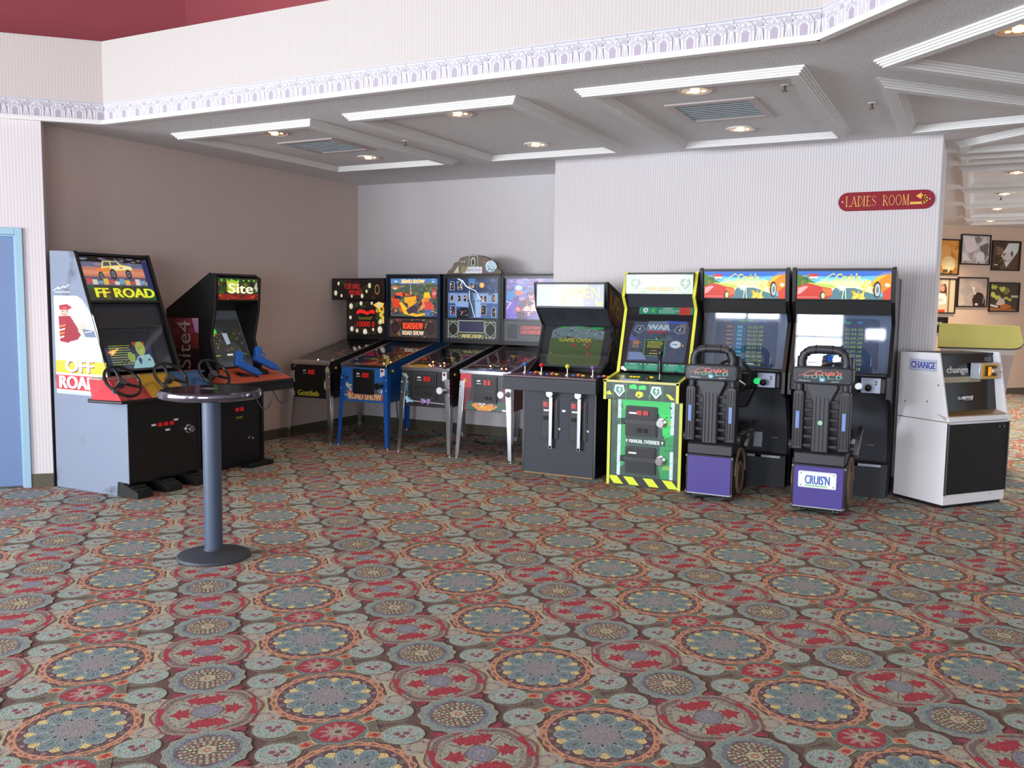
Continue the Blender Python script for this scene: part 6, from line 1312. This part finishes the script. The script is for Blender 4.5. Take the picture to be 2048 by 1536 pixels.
# ---------------------------------------------------------------- ladies room sign with serif letters
def sign():
    a = Art(770, 160, None); GO = (222, 168, 70)
    cx = lambda r: None
    pill = [(80+80*math.cos(q), 80+80*math.sin(q)) for q in [PI/2+PI*i/16 for i in range(17)]]+[(690+80*math.cos(q), 80+80*math.sin(q)) for q in [-PI/2+PI*i/16 for i in range(17)]]
    def ser(x, y, w=16): a.rect(x-w/2, y-2, x+w/2, y+2, GO)
    T, Bm = 36, 122
    def stem(x, w=7): a.rect(x-w/2, T, x+w/2, Bm, GO); ser(x, T+1, 18); ser(x, Bm-1, 18)
    def arc(cx, cy, rx, ry, q0, q1, w): a.line([(cx+rx*math.cos(q), cy+ry*math.sin(q)) for q in [q0+(q1-q0)*i/12 for i in range(13)]], w, GO)
    def L(x): stem(x+8); a.rect(x+8, Bm-3, x+38, Bm, GO); a.poly(GO, [(x+34, Bm), (x+39, Bm-18), (x+41, Bm)])
    def A_(x): a.line([(x+4, Bm), (x+24, T)], 3, GO); a.line([(x+24, T), (x+44, Bm)], 7, GO); a.line([(x+12, 94), (x+36, 94)], 3, GO); ser(x+4, Bm-1, 14); ser(x+44, Bm-1, 16)
    def D_(x): stem(x+8); arc(x+10, 79, 30, 42, -PI/2, PI/2, 5)
    def I_(x): stem(x+8)
    def E_(x): stem(x+8); a.rect(x+8, T, x+32, T+3, GO); a.rect(x+8, Bm-3, x+34, Bm, GO); a.rect(x+8, 77, x+26, 80, GO); a.rect(x+30, T, x+33, T+12, GO); a.rect(x+33, Bm-14, x+36, Bm, GO)
    def S_(x): arc(x+18, 58, 14, 21, -.4, -PI-.6, 4); a.line([(x+6, 66), (x+30, 92)], 7, GO); arc(x+18, 101, 14, 20, -.5, PI-.3, 4)
    def R_(x): stem(x+8); arc(x+10, 58, 22, 21, -PI/2, PI/2, 5); a.line([(x+18, 79), (x+40, Bm)], 6, GO); ser(x+41, Bm-1, 12)
    def O_(x): arc(x+24, 79, 21, 42, 0, 2*PI, 5)
    def M_(x): a.line([(x+6, Bm), (x+8, T)], 3, GO); a.line([(x+8, T), (x+26, Bm)], 6, GO); a.line([(x+26, Bm), (x+44, T)], 3, GO); a.line([(x+44, T), (x+46, Bm)], 7, GO); ser(x+6, Bm-1, 12); ser(x+46, Bm-1, 16); ser(x+6, T+1, 12); ser(x+47, T+1, 12)
    for f, x in ((L, 62), (A_, 106), (D_, 160), (I_, 206), (E_, 232), (S_, 276), (R_, 364), (O_, 412), (O_, 466), (M_, 520)): f(x)
    a.line([(586, 110), (680, 110), (700, 100), (708, 80), (700, 60), (682, 50), (660, 50)], 20, (236, 176, 48)); a.poly((236, 176, 48), [(624, 52), (668, 22), (662, 46), (668, 80)])
    t = MB().prism([(p[0]/1000-.385, .08-p[1]/1000) for p in pill], 'y', -.018, 0).build('wall_sign', M('maroon_sign', (140, 12, 34), .5, spec=.25), None, bevel=.003)
    t.location = (-.725, YW-.001, 2.517); t.rotation_euler = (0, 0, 0); tag(t, 'maroon rounded LADIES ROOM sign with gold letters and arrow on the pale wall', 'sign')
    decal('lettering', a, colmat('gold_print', .35), t, (-.385, -.018, .08), (.77, 0, 0), (0, 0, -.16), off=.001)
    for x in (-.348, .348): MB().cyl((x, -.022, 0), (x, -.018, 0), .006, n=8).build('screw', CHROME, t)
sign()

# ---------------------------------------------------------------- pictures on the corridor wall
A0 = Vector((-.60, 17.55)); DV = Vector((S2, S2)); NV = Vector((S2, -S2))
def picture(s0, s1, z0, z1, lbl, art, tilt=0):
    c = A0+DV*(s0+s1)/2; t = thing('framed_picture', lbl, 'picture', (c.x+NV.x*.003, c.y+NV.y*.003, (z0+z1)/2), PI/4, 'framed pictures on the tan wall')
    w, h = (s1-s0)/2, (z1-z0)/2; b = .022; mb = MB()
    for x0, x1, q0, q1 in ((-w, w, h-b, h), (-w, w, -h, -h+b), (-w, -w+b, -h+b, h-b), (w-b, w, -h+b, h-b)): mb.box(x0, -.03, q0, x1, 0, q1)
    mb.build('frame', M('dark_picture_frame', (36, 30, 30), .4), t)
    p = MB().box(-w+b, -.012, -h+b, w-b, 0, h-b).build('backing', M('mount', (180, 170, 160), .6), t)
    decal('photograph', art, colmat('photo_print', .3, base=1.15), p, (-w+b, -.012, h-b), (2*w-2*b, 0, 0), (0, 0, -(2*h-2*b)), off=.001)
a = Art(100, 140, (206, 140, 60)); a.blobs(26, [(214, 150, 70), (196, 124, 46), (222, 166, 84)], (0, 0, 100, 140), 30, 2); a.ell(46, 56, 22, 36, (216, 160, 90)); a.ell(60, 100, 30, 34, (236, 206, 140)); a.ell(66, 106, 18, 24, (244, 222, 168)); a.blobs(6, [(90, 84, 50), (120, 110, 60)], (30, 126, 80, 140), 14, 4)
picture(-.12, .44, 2.17, 2.80, 'golden amber framed picture at the upper left, half hidden by the wall corner', a)
a = Art(140, 130, (186, 176, 170)); a.blobs(20, [(206, 196, 196), (160, 150, 146), (130, 128, 120)], (0, 0, 140, 130), 26, 3); a.poly((216, 204, 206), [(10, 10), (60, 4), (80, 60), (50, 80), (20, 70)]); a.line([(120, 6), (70, 66)], 5, (210, 204, 196)); a.poly((110, 100, 100), [(90, 50), (130, 30), (136, 90), (100, 90)]); a.poly((226, 214, 206), [(6, 90), (20, 84), (50, 116), (10, 118)]); a.ell(96, 96, 22, 24, (220, 212, 204))
picture(.46, 1.13, 2.36, 2.90, 'grey and white framed picture, top middle of the group', a)
a = Art(140, 140, (90, 66, 48)); a.blobs(18, [(110, 80, 54), (70, 52, 38), (126, 100, 70)], (0, 0, 70, 140), 26, 4); a.poly((206, 212, 206), [(80, 6), (136, 4), (132, 46), (74, 130), (60, 90), (46, 70)]); a.poly((120, 80, 70), [(52, 60), (70, 56), (90, 64), (100, 40), (110, 60), (92, 96), (66, 100)]); a.ell(80, 76, 20, 20, (206, 196, 190)); a.lines(1, [(220, 214, 200)], (10, 114, 34, 122), 4, 3, 5)
picture(1.17, 1.83, 2.27, 2.81, 'dark brown framed picture with a white diamond, top right of the group', a)
a = Art(100, 140, (170, 150, 130)); a.rect(40, 0, 100, 140, (196, 180, 150)); a.rect(70, 0, 78, 140, (120, 110, 90)); a.rect(10, 0, 18, 140, (150, 120, 110)); a.poly((90, 50, 40), [(38, 24), (56, 18), (64, 34), (66, 70), (50, 66), (36, 56)]); a.ell(46, 38, 9, 14, (206, 140, 116)); a.poly((214, 212, 206), [(10, 72), (34, 58), (60, 60), (66, 90), (56, 120), (20, 124), (4, 100)]); a.poly((186, 186, 180), [(6, 84), (50, 80), (52, 92), (10, 104)]); a.poly((200, 180, 150), [(14, 110), (60, 104), (60, 134), (14, 134)]); a.rect(0, 128, 60, 140, (190, 70, 50))
picture(-.14, .41, 1.48, 2.11, 'framed picture of a person in a white sweater, lower left of the group', a)
a = Art(140, 130, (168, 154, 146)); a.blobs(20, [(176, 162, 150), (156, 146, 140), (186, 166, 150)], (0, 0, 140, 130), 28, 5); a.poly((52, 38, 34), [(80, 76), (96, 64), (120, 70), (134, 100), (136, 130), (76, 130), (70, 100)]); a.line([(70, 44), (84, 74)], 6, (214, 206, 200)); a.ell(74, 46, 7, 5, (216, 210, 204)); a.ell(92, 122, 8, 6, (200, 190, 184)); a.line([(128, 86), (124, 116)], 4, (150, 140, 134))
picture(.44, 1.13, 1.60, 2.14, 'pale framed picture with a dark bowed shape, lower middle of the group', a)
a = Art(140, 140, (70, 62, 50)); a.blobs(22, [(196, 196, 90), (176, 180, 70), (120, 120, 60), (60, 54, 44)], (0, 10, 100, 90), 18, 6); a.poly((206, 180, 170), [(30, 110), (46, 70), (70, 80), (80, 114)]); a.poly((190, 100, 50), [(50, 120), (70, 104), (104, 112), (110, 126), (60, 130)]); a.poly((214, 206, 196), [(0, 106), (44, 116), (40, 124), (0, 116)]); a.rect(104, 60, 140, 72, (180, 180, 150)); a.poly((160, 100, 60), [(0, 124), (130, 132), (130, 140), (0, 140)])
picture(1.17, 1.87, 1.52, 2.06, 'framed picture with yellow blossom and orange cloth, lower right of the group', a)
a = Art(60, 60, (30, 28, 32)); a.lines(2, [(196, 190, 186)], (8, 18, 50, 32), 5, 3, 4)
picture(-.14, .26, 1.14, 1.42, 'small black framed notice below the pictures, beside the wall edge', a)
